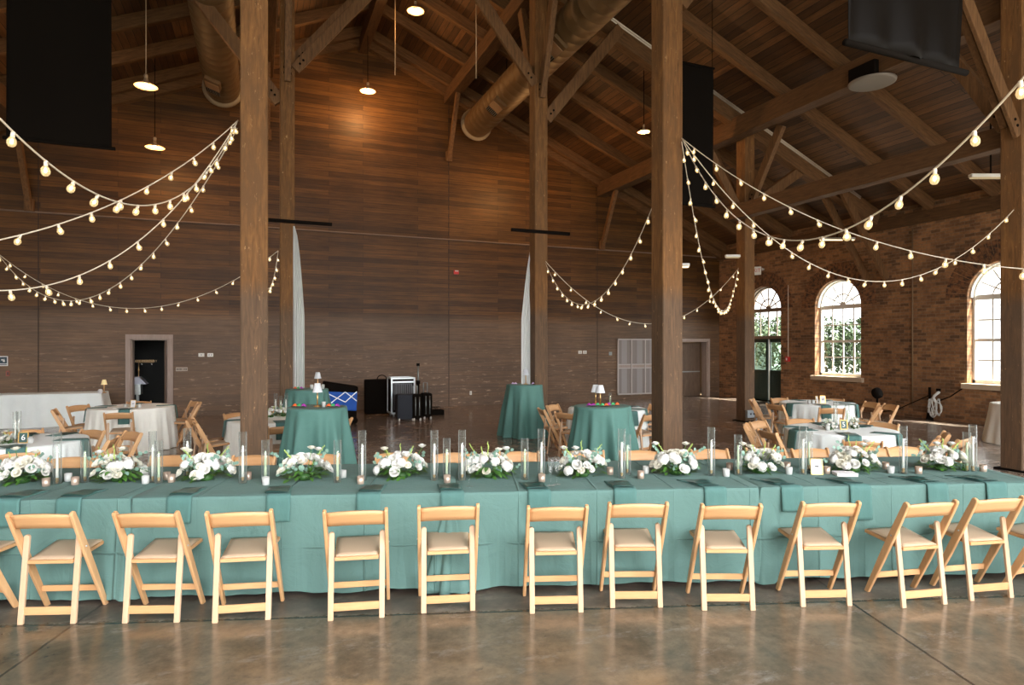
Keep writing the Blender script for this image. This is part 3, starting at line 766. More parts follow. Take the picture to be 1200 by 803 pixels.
# ------------------------------------------------------------------ folding chair
def make_chair():
    t = empty('folding_chair')
    LF, LT = Vector((0, .158, 0)), Vector((0, -.222, .765))   # long leg foot, top (y,z)
    sl = (LT-LF)
    def at_z(z): return LF.y+sl.y*z/LT.z
    # long legs
    for sx in (-1, 1):
        m = MB(); x = sx*.203
        d = sl.normalized(); pr = []
        m.bar((x, LF.y, .0), (x, LT.y, LT.z), .022, .042, (1,0,0))
        # bar() puts w along side; make slab 22 mm thick in x
        m = MB(); nrm = Vector((0, -d.z, d.y)) # perpendicular in yz
        def q(z, hw): yy = at_z(z); return Vector((0, yy, z)), hw
        prof = [(0, .021), (.30, .025), (.50, .026), (.68, .023), (.755, .020), (.768, .013)]
        vs = []
        for z, hw in prof:
            c = Vector((0, at_z(z), z)); h = Vector((0, hw, hw*.42)) if z > 0 else Vector((0, hw, 0))
            for s1 in (-1, 1):
                for s2 in (-1, 1): vs.append((x+s2*.0115, c.y+s1*h.y, max(0, c.z+s1*h.z)))
        fs = []
        for i in range(len(prof)-1):
            a = i*4; b = a+4
            fs += [(a, a+1, b+1, b), (a+2, b+2, b+3, a+3), (a, b, b+2, a+2), (a+1, a+3, b+3, b+1)]
        fs += [(0, 2, 3, 1), (len(vs)-4, len(vs)-3, len(vs)-1, len(vs)-2)]
        m.add(vs, fs); m.build('leg', M['chair'], t, bevel=.004)
    # short legs with rounded tops
    for sx in (-1, 1):
        m = MB(); x = sx*.171; n = 8; pr = []
        def yy(z): return -.155+.066*z/.585
        hw = .0185; vs = []
        prof = [(-hw, 0), (hw, 0), (hw, .565)]+[(hw*cos(pi*i/n), .565+hw*1.1*sin(pi*i/n)) for i in range(1, n)]+[(-hw, .565)]
        for dy in (-.011, .011):
            for px_, pz in prof: vs.append((x+px_, yy(pz)+dy, pz))
        k_ = len(prof)
        m.add(vs, [tuple(range(k_)), tuple(reversed(range(k_, 2*k_)))]+[(i, i+k_, (i+1)%k_+k_, (i+1)%k_) for i in range(k_)])
        m.build('leg', M['chairl'], t, bevel=.003)
    # back slat, bowed and arched, set between the long legs
    def slat(u, v, off):
        x = (u-.5)*.386; k = 1-(2*u-1)**2
        z = .645+.010*k+(.103+.006*k)*v
        y = at_z(z)-.022*k+off
        return Vector((x, y, z))
    m = SM(); m.grid(lambda u, v: slat(u, v, -.008), 14, 3); a = len(m.v)
    m.grid(lambda u, v: slat(u, v, .008), 14, 3)
    nu = 14; W_ = 15
    for j in (0, 3):
        for i in range(nu): m.f.append((j*W_+i, j*W_+i+1, a+j*W_+i+1, a+j*W_+i)); m.m.append(0); m.sm.append(False)
    for j in range(3):
        for i in (0, nu): m.f.append((j*W_+i, (j+1)*W_+i, a+(j+1)*W_+i, a+j*W_+i)); m.m.append(0); m.sm.append(False)
    m.build('backrest', M['chairx'], t)
    # seat frame (wood) and vinyl pad
    def seat_pt(u, v, dz):
        hw = .147+.026*v; y = -.128+.348*v
        return Vector(((u-.5)*2*hw, y, .418+.036*v+dz))
    def slab(m, dz0, dz1, inset, crown=0):
        nu_, nv_ = 8, 8; vs = []; fs = []
        for dz, top in ((dz0, 0), (dz1, 1)):
            for j in range(nv_+1):
                for i in range(nu_+1):
                    u = inset+(1-2*inset)*i/nu_; v = inset+(1-2*inset)*j/nv_
                    c = crown*min(1, 6*min(i/nu_, 1-i/nu_))*min(1, 6*min(j/nv_, 1-j/nv_)) if top else 0
                    vs.append(seat_pt(u, v, dz+c))
        w1 = (nu_+1); tot = w1*(nv_+1)
        for j in range(nv_):
            for i in range(nu_):
                p = j*w1+i; fs.append((p, p+w1, p+w1+1, p+1)); fs.append((tot+p, tot+p+1, tot+p+w1+1, tot+p+w1))
        for i in range(nu_):
            for p, q_ in ((i, i+1), (nv_*w1+i+1, nv_*w1+i)): fs.append((p, q_, tot+q_, tot+p))
        for j in range(nv_):
            for p, q_ in (((j+1)*w1, j*w1), (j*w1+nu_, (j+1)*w1+nu_)): fs.append((p, q_, tot+q_, tot+p))
        m.add(vs, fs)
    m = MB(); slab(m, -.024, .0, 0); m.build('seat', M['chairx'], t, bevel=.003)
    m = SM(); slab(m, .001, .008, .03, .008); m.build('seat_pad', M['vinyl'], t)
    y = at_z(.15); m = MB(); m.box((0, y+.002, .15), (.386, .014, .042)); m.build('stretcher', M['chairx'], t, bevel=.003)
    m = MB(); m.box((0, -.145, .085), (.31, .014, .054)); m.build('stretcher', M['chairx'], t, bevel=.003)
    for sx in (-1, 1):
        m = SM(); m.tube([(sx*.184, at_z(.50), .50), (sx*.219, at_z(.50), .50)], .006, 8)
        m.build('pivot_bolt', M['steel'], t)
    return t
chair0 = make_chair(); kids_scan(chair0); CH_USED = [0]
def chair(pos, rz, label, group, rise=0.0):
    o = chair0 if not CH_USED[0] else copy_tree(chair0)
    CH_USED[0] = 1
    o.location = (pos[0], pos[1], rise); o.rotation_euler = (0, 0, rz)
    tag(o, label, 'chair', group); return o
def chair_face(pos, target, label, group):
    d = Vector((target[0]-pos[0], target[1]-pos[1])); return chair(pos, atan2(d.y, d.x)-pi/2, label, group)

ORD = ['first','second','third','fourth','fifth','sixth','seventh','eighth','ninth','tenth','eleventh','twelfth','thirteenth','fourteenth']
front = [  # rear-left, rear-right, front-left, front-right foot pixels
 ((-44,728.5),(-16,728),(None),(21,708.7)),
 ((31.7,728),(91.7,726.7),(58,708.7),(126,707)), ((152.5,727),(212,726.7),(172.5,706),(239.5,705.5)),
 ((257.5,727),(318,723.7),(263.7,706),(331,702.5)), ((391,724.5),(449.5,720.5),(388,704),(456,700.7)),
 ((497,715.5),(553,713),(491.7,696.7),(558.7,692.5)), ((621.7,716),(678,714),(613.5,697),(681,695)),
 ((716.7,709),(772,708.7),(703,691),(765.7,690.5)), ((823,712.5),(879,712.5),(804.5,693),(867.5,693)),
 ((937,707.7),(992,706.7),(909,690),(971,689)), ((1055,710),(1104,705.7),(1011.7,691),(1067.5,686.7)),
 ((1132.5,701),(1181,697.7),(1088,684.5),(1142.5,680.7)), ]
flab = ['cut off by the left edge of the picture', 'farthest left one seen whole, seat turned right', 'second whole one from the left, turned right',
 'third whole one from the left, turned slightly right', 'fourth whole one from the left, standing square on', 'fifth whole one, before the gathered cloth swag',
 'sixth whole one from the left, standing square on', 'seventh whole one, pushed closest to the cloth', 'eighth whole one, left of the right cloth joint',
 'ninth whole one, turned left, right of cloth joint', 'tenth whole one, turned left, overlapping its neighbour', 'eleventh whole one, partly behind its neighbour']
for (rl, rr, fl_, fr), lb in zip(front, flab):
    if fl_ is None:
        fr_ = FL(*fr); pos = fr_-RV*.205-FV*.16; rz = -YAW-radians(10)
        d = Vector((sin(radians(20)), cos(radians(20))))
    else:
        a, b, c, d_ = FL(*rl), FL(*rr), FL(*fl_), FL(*fr)
        ax = (b-a)+(d_-c); fw = (c+d_)/2-(a+b)/2
        g1 = atan2(ax.y, ax.x); g2 = atan2(fw.y, fw.x)-pi/2
        rz = .75*g1+.25*g2; pos = (a+b+c+d_)/4-FV*.035
    chair(pos, rz, 'light wood folding chair, front row, '+lb, 'chairs along the front of the head table')
p = CF(4.02, 5.05); 
chair(CF(4.02, 4.72), -YAW+radians(20), 'light wood folding chair, front row, cut off by the right edge of the picture', 'chairs along the front of the head table')

# ------------------------------------------------------------------ head table: four banquet tables end to end
TA = radians(4.2)
def T(s, t, z=0.0): return CF(-2.80+s*cos(TA)-t*sin(TA), 4.575+s*sin(TA)+t*cos(TA), z)
TRZ = TA-YAW
TH_ = .755
def cloth_rect(name, mat, L, Wd, h, seed, flare=.05, cf=.10, amp=.014, hem=.03, thick=.004, lift=0.0, nfold=0):
    r0 = .035; pts = []
    def seg(ax, ay, bx, by, n):
        for i in range(n): pts.append((ax+(bx-ax)*i/n, ay+(by-ay)*i/n))
    nL, nW, nC = int(L/.045), int(Wd/.045), 7
    cx, cy = L/2-r0, Wd/2-r0
    path = []
    def line(p, q, n, nrm):
        for i in range(n):
            f = i/n; path.append((p[0]+(q[0]-p[0])*f, p[1]+(q[1]-p[1])*f, nrm[0], nrm[1], 0.0))
    def corner(c, a0):
        for i in range(nC+1):
            a = a0+pi/2*i/(nC+1); path.append((c[0]+r0*cos(a), c[1]+r0*sin(a), cos(a), sin(a), 1.0))
    line((-cx,-Wd/2),(cx,-Wd/2), nL, (0,-1)); corner((cx,-cy), -pi/2)
    line((L/2,-cy),(L/2,cy), nW, (1,0)); corner((cx,cy), 0)
    line((cx,Wd/2),(-cx,Wd/2), nL, (0,1)); corner((-cx,cy), pi/2)
    line((-L/2,cy),(-L/2,-cy), nW, (-1,0)); corner((-cx,-cy), pi)
    n = len(path); ph = [rnd.random()*6.28 for _ in range(6)]
    cum = [0]
    for i in range(1, n): cum.append(cum[-1]+sqrt((path[i][0]-path[i-1][0])**2+(path[i][1]-path[i-1][1])**2)+ (0.02 if path[i][4] else 0))
    tot = cum[-1]
    m = SM(); vs = []
    rows = [0, .01, .03, .07, .13, .2, .3, .42, .55, .68, .8, .9, 1.0]
    for t in rows:
        for i, (x, y, nx, ny, c) in enumerate(path):
            s_ = cum[i]/tot*2*pi
            dc = min(abs(abs(x)-cx)+abs(abs(y)-cy) if (abs(x) > cx-.3 and abs(y) > cy-.3) else 1, 1)
            near = max(0, 1-dc/.28)
            f = amp*(sin(s_*11+ph[0])+.7*sin(s_*23+ph[1])+.5*sin(s_*37+ph[2]))*t
            if nfold: f += amp*1.3*sin(s_*nfold+ph[3])*t**.7
            o = .004+flare*t**1.3+f+near*cf*t**1.2+near*.02*sin(cum[i]*40)*t
            z = h-t*(h-hem)-(.006 if t > 0 else 0)+(.008*sin(s_*9+ph[4])*t)
            if t == 0: o = -.004
            vs.append((x+nx*o, y+ny*o, z))
    fs = []
    for j in range(len(rows)-1):
        for i in range(n): fs.append((j*n+i, (j+1)*n+i, (j+1)*n+(i+1)%n, j*n+(i+1)%n))
    # top rings
    for k, sc in enumerate((.93, .6, .2)):
        for i, (x, y, nx, ny, c) in enumerate(path): vs.append((x*sc, y*sc, h+.0008*sin(x*9+y*13)))
    base = [0]+[(len(rows)+k)*n for k in range(3)]
    for a, b in zip(base[:-1], base[1:]):
        for i in range(n): fs.append((a+i, a+(i+1)%n, b+(i+1)%n, b+i))
    fs.append(tuple(base[-1]+i for i in range(n)))
    m.add(vs, fs)
    return m.mesh(name, mat)
def obj(name, me, loc=(0,0,0), rz=0, parent=None):
    o = bpy.data.objects.new(name, me); COL.objects.link(o); o.location = loc; o.rotation_euler = (0,0,rz)
    if parent: o.parent = parent
    return o
def table_under(L, Wd, h, loc, rz, label):
    return None
segs = [(-2.42, .004, 'left end of the head table, running out of the picture'), (-.004, 2.374, 'head table between left cloth joint and gathered swag'),
        (2.366, 4.774, 'head table between gathered swag and right cloth joint'), (4.766, 7.16, 'right end of the head table, its far corner in view')]
for k, (s0, s1, lb) in enumerate(segs):
    me = cloth_rect('tablecloth', M['teal'], s1-s0, 1.20, TH_+.0015*(k%2), k, flare=.012, hem=.035, cf=.10 if k != 1 else .05, amp=.012)
    o = obj('tablecloth', me, T((s0+s1)/2, .60), TRZ)
    tag(o, 'teal tablecloth on the '+lb, 'tablecloth', 'teal cloths on the head table')
    if k == 2:
        m = SM()
        def sw(u, v):
            a = pi*u; wdt = .05+.135*v**.8; dpt = .03+.055*v
            p = 1+.26*cos(8*a+v*1.5)*v**.4
            return Vector((-cos(a)*wdt*p, -sin(a)*dpt*p, .60-.588*v))
        m.grid(sw, 42, 14); g = m.build('gathered_swag', M['teal'], o, solid=.004, fix=False)
        g.location = (-(s1-s0)/2-.04, -.605, 0)

# napkins hanging over the front edge, each with a dark green card
naps = [10, 82, 211, 327, 432, 530, 632, 732, 837.5, 927, 1007, 1097, 1166]
nlab = ['at the left edge of the picture', 'above the farthest left whole chair', 'just right of the left cloth joint', 'above the third whole chair from the left', 'above the fourth whole chair from the left',
        'above the gathered swag', 'above the sixth whole chair from the left', 'above the seventh whole chair from the left', 'just left of the right cloth joint',
        'above the ninth whole chair from the left', 'hanging lowest, between two chairs at right', 'above the tenth whole chair from the left', 'nearest the right edge of the picture']
for i, (px, lb) in enumerate(zip(naps, nlab)):
    # find s on the front edge for this column
    s_ = 0
    lo, hi = -3.0, 7.5
    for _ in range(40):
        mid = (lo+hi)/2; q = T(mid, 0)-C0; X = q.x*RV.x+q.y*RV.y; D = q.x*FV.x+q.y*FV.y
        if X/D*FPX+600 < px: lo = mid
        else: hi = mid
    s_ = lo; w_ = .088; tail = .19 if i != 10 else .27
    skew = (rnd.random()-.3)*.14 if i < 8 else .12
    root = empty('napkin', T(s_, 0, TH_), TRZ+(0), 'teal napkin on head table edge, '+lb, 'napkin', 'napkins along the front of the head table')
    m = SM(); path = [(.28, .004), (.16, .007), (.05, .006), (.005, .005), (-.012, -.004), (-.018, -.02), (-.024, -.10), (-.030, -tail*.7), (-.034, -tail)]
    def nf(u, v):
        k = v*(len(path)-1); a = int(min(k, len(path)-2)); f = k-a
        y = path[a][0]*(1-f)+path[a+1][0]*f; z = path[a][1]*(1-f)+path[a+1][1]*f
        sk = -skew*max(0, y)/.28
        return Vector(((u-.5)*2*w_+sk, y+.0015*sin(u*12), z))
    m.grid(nf, 8, 24); m.build('folded_cloth', M['napkin'], root, solid=.006, fix=False)
    c = SM(); gx = -skew*.35
    c.grid(lambda u, v: Vector(((u-.5)*.165+gx-skew*.3*v, .015+.185*v, .016+.006*sin(v*5+u*3))), 8, 8)
    card = c.build('menu_card', M['darkgreen'], None, solid=.004, fix=False); card.location = T(s_, 0, TH_+.001); card.rotation_euler = (0,0,TRZ)
    tag(card, 'dark green menu card '+lb, 'menu card', 'menu cards on the head table')

# ------------------------------------------------------------------ chairs along the far side of the head table
farx = [71,188,292,370,460,532,610,687,755,841,906,960,1031,1076]
for i, px in enumerate(farx):
    u = (px-600)/FPX; # solve depth on line t=1.42
    lo, hi = -3.0, 8.0
    for _ in range(40):
        mid = (lo+hi)/2; q = T(mid, 1.52)-C0; X = q.x*RV.x+q.y*RV.y; D = q.x*FV.x+q.y*FV.y
        if X/D*FPX+600 < px: lo = mid
        else: hi = mid
    lbl = ['behind the flowers nearest the left edge', 'second seen from the left, behind the pair of candles', 'below the nearest left timber post', 'behind flowers by the left cocktail table', 'behind the fifth flower arrangement',
           'behind the cluster of three candles', 'behind the champagne flutes right of centre', 'below the right cocktail table', 'below the widest timber post', 'behind the tall candle right of the widest post',
           'just left of the framed sheet on the head table', 'just behind the framed sheet on the head table', 'behind the tenth flower arrangement', 'behind the rightmost flowers'][i]
    chair(T(lo, 1.50+.03*sin(i*2.1)), TRZ+pi+radians([4,-3,2,5,-4,2,0,-5,3,4,-6,3,-2,4][i]), 'folding chair beyond the head table, '+lbl, 'chairs along the far side of the head table')

# ------------------------------------------------------------------ table-top things
fprot = []
def petal_cup(m, c, r, tiltv, az, w_, h_, curl):
    # one petal: patch wrapped on a cup
    def fn(u, v):
        a = az+(u-.5)*w_; rr = r*(.25+.75*sin(min(1, v*1.1)*pi/2))*(1+curl*max(0, v-.6)*1.2)
        z = h_*v-(.25*h_*max(0, v-.75)*4*curl)
        edge = (1-(2*u-1)**4*.25)
        return c+Vector((rr*cos(a), rr*sin(a), z*edge))
    m.grid(fn, 5, 4)
def rose_mesh(seed, mat):
    rr = random.Random(seed); m = SM()
    for (n, r, h, curl) in ((3,.010,.034,0),(4,.018,.036,.05),(5,.027,.035,.15),(6,.036,.029,.4)):
        for i in range(n): petal_cup(m, Vector((0,0,0)), r*(1+rr.uniform(-.06,.06)), 0, 2*pi*i/n+rr.random()*.7+n, 2*pi/n*1.5, h*(1+rr.uniform(-.1,.1)), curl)
    m.lathe([(.001,.030),(.012,.028),(.014,.01)], 8)
    me = m.mesh('rose', mat, fix=False); return me
roses = [rose_mesh(i, M['petal'] if i % 3 else M['petalw']) for i in range(4)]
def blossoms_mesh(seed):
    rr = random.Random(seed); m = SM()
    for i in range(46):
        th = rr.random()*2*pi; ph = rr.random()**.6*1.75; d = Vector((sin(ph)*cos(th), sin(ph)*sin(th), cos(ph))); c = d*.042
        a = d.cross(Vector((.3,.5,.8))).normalized(); b = d.cross(a)
        for k in range(4):
            t = 2*pi*k/4+i; e = a*cos(t)+b*sin(t); f = d.cross(e)
            m.add([c, c+e*.008+f*.006+d*.003, c+e*.015, c+e*.008-f*.006+d*.003], [(0,1,2,3)])
    m.smooth = False; m.lathe([(.001,-.02),(.03,-.012),(.037,.008),(.026,.028),(.001,.037)], 10)
    return m.mesh('hydrangea_head', M['petalw'], fix=False)
bloss = [blossoms_mesh(i) for i in range(2)]
def leaf(m, c, d, up, L, w_, bend=.2, round_=False):
    d = d.normalized(); s_ = d.cross(up)
    if s_.length < 1e-3: s_ = d.cross(Vector((1,0,0)))
    s_.normalize(); u = s_.cross(d); n = 5; vs = []
    for i in range(n+1):
        t = i/n; ww = w_*(sin(pi*min(1, t*.98+.02))**(.6 if round_ else .9))*(1 if round_ else (1.25-.5*t))
        p = c+d*(L*t)-u*(bend*L*t*t)
        vs += [p-s_*ww/2+u*ww*.12, p, p+s_*ww/2+u*ww*.12]
    fs = []
    for i in range(n): a = i*3; fs += [(a, a+1, a+4, a+3), (a+1, a+2, a+5, a+4)]
    m.add(vs, fs)
def greens(seed):
    rr = random.Random(seed); g = SM(); e = SM(); bd = SM()
    for i in range(90):
        a = rr.random()*2*pi; d = Vector((cos(a)*1.3, sin(a)*1.1, rr.uniform(-.35,.7))); c = Vector((cos(a)*rr.uniform(.05,.17), sin(a)*rr.uniform(.03,.105), rr.uniform(.012,.10)))
        leaf(g, c, d, Vector((0,0,1)), rr.uniform(.045,.08), rr.uniform(.024,.038), .25)
    for i in range(9):
        a = rr.random()*2*pi; st = Vector((cos(a)*.05, sin(a)*.03, .05)); en = Vector((cos(a)*rr.uniform(.16,.24), sin(a)*rr.uniform(.08,.13), rr.uniform(.04,.23)))
        mid = (st+en)/2+Vector((0,0,.03)); e.tube([st, mid, en], .0015, 4)
        for k in range(7):
            f = .3+.7*k/6; p = st*(1-f)**2+mid*2*f*(1-f)+en*f*f
            dd = Vector((rr.uniform(-1,1), rr.uniform(-1,.4), rr.uniform(-.2,.9))); leaf(e, p, dd, Vector((0,-1,.2)), rr.uniform(.022,.034), rr.uniform(.022,.032), .1, True)
    bds = []
    for i in range(3):
        bd = SM(); a = rr.uniform(-.5, 3.6); b0 = Vector((cos(a)*.06, sin(a)*.03, .12)); d = Vector((cos(a)*.7, sin(a)*.2, .9)).normalized(); en = b0+d*rr.uniform(.12,.17)
        bd.tube([b0, en], [.0025,.0015], 5)
        for k in range(10):
            f = .35+.65*k/9; p = b0.lerp(en, f); bd.lathe([(.001,-.007),(.0075*(1.15-f*.7),0),(.001,.009)], 6, p+Vector((rr.uniform(-.005,.005), rr.uniform(-.005,.005), 0)))
        bds.append(bd.mesh('budding_stem', M['bud'], fix=False))
    return g.mesh('foliage', M['leafg'], fix=False), e.mesh('eucalyptus', M['euc'], fix=False), bds
gsets = [greens(20+i) for i in range(4)]
def flowers(pos, rz, seed, label, group, scale=1.0, nr=21, cat='flower arrangement', name='flower_arrangement'):
    rr = random.Random(seed); root = empty(name, pos, rz, label, cat, group); root.scale = (scale,)*3
    g, e, bd = gsets[seed % 4]
    m = SM(); m.lathe([(.04,.0),(.05,.012),(.05,.04),(.03,.05)], 14); m.build('bowl', M['leafd'], root)
    obj('foliage', g, (0,0,0), 0, root); obj('eucalyptus', e, (0,0,0), 0, root); ra = rr.uniform(-.3,.3)
    for q in bd: obj('budding_stem', q, (0,0,0), ra, root)
    placed = []
    tries = 0
    while len(placed) < nr and tries < 400:
        tries += 1
        a = rr.random()*2*pi; ph = rr.uniform(.1, 1.5)
        p = Vector((.18*sin(ph)*cos(a), .11*sin(ph)*sin(a), .05+.125*cos(ph)))
        if any((p-q).length < .040 for q in placed): continue
        placed.append(p)
        o = obj('rose', roses[rr.randrange(4)], p, 0, root); d = Vector((p.x*.9, p.y*1.2-.03, .09)).normalized()
        o.rotation_mode = 'QUATERNION'; o.rotation_quaternion = Vector((0,0,1)).rotation_difference(d); o.scale = (rr.uniform(.62,1.0),)*3
    for k in range(10):
        a = rr.random()*2*pi; ph = rr.uniform(.2, 1.5); p = Vector((.185*sin(ph)*cos(a), .11*sin(ph)*sin(a), .05+.115*cos(ph)))
        o = obj('hydrangea_head', bloss[k % 2], p, 0, root); d = Vector((p.x, p.y, .08)).normalized()
        o.rotation_mode = 'QUATERNION'; o.rotation_quaternion = Vector((0,0,1)).rotation_difference(d); o.scale = (rr.uniform(.8,1.0),)*3
    # one or two flowers standing proud on their stems
    for k in range(2):
        a = rr.choice([0, pi])+rr.uniform(-.5,.5); p = Vector((cos(a)*rr.uniform(.05,.17), rr.uniform(-.02,.04), rr.uniform(.205,.245)))
        s_ = SM(); s_.tube([(p.x*.4, p.y, .06), p], .0025, 5); st = s_.build('stem', M['leafg'], root)
        o = obj('rose', roses[rr.randrange(4)], p, 0, root); o.scale = (.72,)*3
    return root
fx = [(22,567),(135,565),(239,564),(355,563.5),(470,561),(573,560.5),(683,559.5),(793,557),(892,555.5),(1003,554),(1106,552)]
flb = ['at the left edge of the head table', 'second from the left, by the left cloth joint', 'third from the left, left of the nearest timber post', 'in front of the left cocktail table',
       'fifth from the left, between single tall candles', 'right of the cluster of three candles near the middle', 'in front of the right cocktail table', 'in front of the widest timber post',
       'third from the right, left of the framed sheet', 'second from the right, behind the white box', 'rightmost, near the table corner']
for i, ((px, py), lb) in enumerate(zip(fx, flb)):
    flowers(FL(px, py, TH_)+FV*.04, TRZ+radians([0,180,20,190,5,170,10,0,185,-8,175][i]), i+3, 'low white rose arrangement, '+lb, 'flower arrangements on the head table', scale=1.08)

# hurricane candles
def hurricane_meshes():
    out = {}
    for key, h, wax, wh in (('tall', .415, 'candle', .30), ('short', .345, 'candleg', .25)):
        g = SM(); g.lathe([(.030,.002),(.031,.0),(.031,h),(.029,h),(.029,.006),(.0,.006)], 24, cap0=False, cap1=False)
        b = SM(); b.lathe([(.024,.007),(.024,.012),(.013,.016),(.011,.03),(.013,.045),(.0125,.048)], 16)
        c = SM(); c.lathe([(.0108,.04),(.0108,.05),(.0095,wh*.7),(.0072,wh),(.004,wh+.006)], 12)
        w = SM(); w.tube([(0,0,wh+.005),(0,0,wh+.016)], .0009, 4)
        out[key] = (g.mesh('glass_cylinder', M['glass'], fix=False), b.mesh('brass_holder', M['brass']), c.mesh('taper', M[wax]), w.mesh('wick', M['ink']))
    return out
HM = hurricane_meshes()
def hurricane(pos, key, label, group='glass hurricane candles on the head table', sc=1.0):
    root = empty('hurricane_candle', pos, 0, label, 'candle', group); root.scale = (sc,)*3
    g, b, c, w = HM[key]
    obj('glass_cylinder', g, (0,0,0), 0, root); obj('brass_holder', b, (0,0,0), 0, root)
    cc = obj('taper_candle', c, (0,0,0), 0, root); obj('wick', w, (0,0,0), 0, cc)
    return root
HC_ = [(67,567,'tall','farthest left, between the first two flowers'),(99.6,565.3,'short','behind the left end of the second flower arrangement'),(179,565,'tall','just right of the second flower arrangement'),
 (186,566.3,'short','right beside a taller one at left cloth joint'),(219.5,559,'tall','behind the third flower arrangement'),(284.5,566,'tall','in front of the nearest left timber post'),
 (311,565.3,'short','just right of the nearest left timber post'),(395.5,565.5,'short','right of the fourth flower arrangement'),(424.5,563.5,'tall','left of fifth flowers, votive before it'),
 (509,563,'tall','left one in the cluster of three near the middle'),(523.5,562.3,'short','middle one in the cluster of three near the middle'),(541.5,562.6,'tall','right one in the cluster of three near the middle'),
 (615,562,'short','just right of the sixth flower arrangement'),(634.5,560.6,'tall','left of the champagne flutes right of centre'),(728.5,560.5,'tall','in front of the right cocktail table skirt'),
 (735,556.2,'short','behind a taller one by the right cocktail table'),(833.5,557.5,'tall','right of the widest timber post'),(865,556.4,'short','just left of the third flower arrangement from the right'),
 (941,556,'tall','just left of the framed sheet'),(948,551.2,'short','behind the taller one by the framed sheet'),(1058.5,555,'tall','between the two rightmost flower arrangements'),
 (1133,552,'short','right of the rightmost flowers, left one of a pair'),(1140,552.5,'tall','farthest right on the head table')]
for px, py, key, lb in HC_:
    hurricane(FL(px, py, TH_), key, ('tall cylinder, white taper, ' if key == 'tall' else 'short cylinder, sage taper, ')+lb)

def votive_mesh(mat):
    m = SM(); m.lathe([(.024,0),(.027,.004),(.029,.065),(.026,.065),(.024,.012),(.0,.012)], 16, cap1=False); return m.mesh('votive_cup', mat, fix=False)
VM = {'g': votive_mesh(M['mercury']), 'c': votive_mesh(M['frost'])}
wx = SM(); wx.lathe([(.0225,.013),(.0225,.034),(.001,.035)], 12); waxm = wx.mesh('votive_wax', M['candle'])
def votive(pos, k, label, group='votive candles on the head table'):
    root = empty('votive_candle', pos, 0, label, 'candle', group)
    obj('cup', VM[k], (0,0,0), 0, root); obj('wax', waxm, (0,0,0), 0, root); return root
VO = [(54,570,'g','just left of the farthest left tall candle'),(88,568.5,'g','below the second flower arrangement, front one of two'),(80,564,'c','below the second flower arrangement, rear one of two'),
 (170.5,567,'c','left of two candles by left cloth joint'),(195.5,562.5,'g','right of the left cloth joint, rear one of two'),(201,565.5,'g','right of the left cloth joint, front one of two'),
 (290.5,562.5,'g','beside the candle before nearest left post'),(311.5,568.5,'c','at the green taper right of nearest left post'),(402,560,'c','right of the green taper past the fourth flowers'),
 (422.5,567.5,'g','at the tall candle left of fifth flowers'),(524,566,'g','at the middle candle of the cluster of three'),(635,565,'g','at the tall candle by the champagne flutes'),
 (715,556.5,'g','right of the flowers before the right cocktail table'),(751,561,'g','front one of two before right cocktail table'),(757,555,'c','rear one of two before right cocktail table'),
 (851,558.5,'c','front one of two right of the widest post'),(855,551,'g','rear one of two right of the widest post'),(924.5,556,'c','front one of two left of the framed sheet'),
 (922.5,550,'g','rear one of two left of the framed sheet'),(969,555.5,'g','just right of the framed sheet'),(1038,550,'g','rear one right of the second flowers from right'),
 (1044,555,'c','front one right of the second flowers from right'),(1076.5,555.5,'g','just left of the rightmost flowers'),(1152,553,'g','farthest right on the head table')]
for px, py, k, lb in VO:
    votive(FL(px, py, TH_), k, ('rosy votive cup, ' if k == 'g' else 'clear votive cup, ')+lb)

# champagne flutes
def flute_parts():
    f = SM(); f.lathe([(.030,.0),(.030,.002),(.004,.006)], 20, cap0=True, cap1=False)
    s_ = SM(); s_.lathe([(.0035,.004),(.003,.09)], 8)
    b = SM(); b.lathe([(.003,.09),(.014,.11),(.021,.15),(.022,.19),(.0195,.225),(.0185,.225),(.0205,.19),(.0195,.15),(.012,.113)], 20, cap0=False, cap1=False)
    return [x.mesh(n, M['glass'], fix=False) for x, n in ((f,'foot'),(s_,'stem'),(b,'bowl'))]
FM = flute_parts()
for px, py, lb in ((550,570.5,'empty champagne flute left of the sixth flower arrangement'),(645.5,569.2,'empty champagne flute before the seventh flowers, left one of a pair'),(652.5,568.0,'empty champagne flute before the seventh flowers, right one of a pair')):
    root = empty('champagne_flute', FL(px, py, TH_), 0, lb, 'glass', 'champagne flutes on the head table')
    for me, n in zip(FM, ('foot','stem','bowl')): obj(n, me, (0,0,0), 0, root)

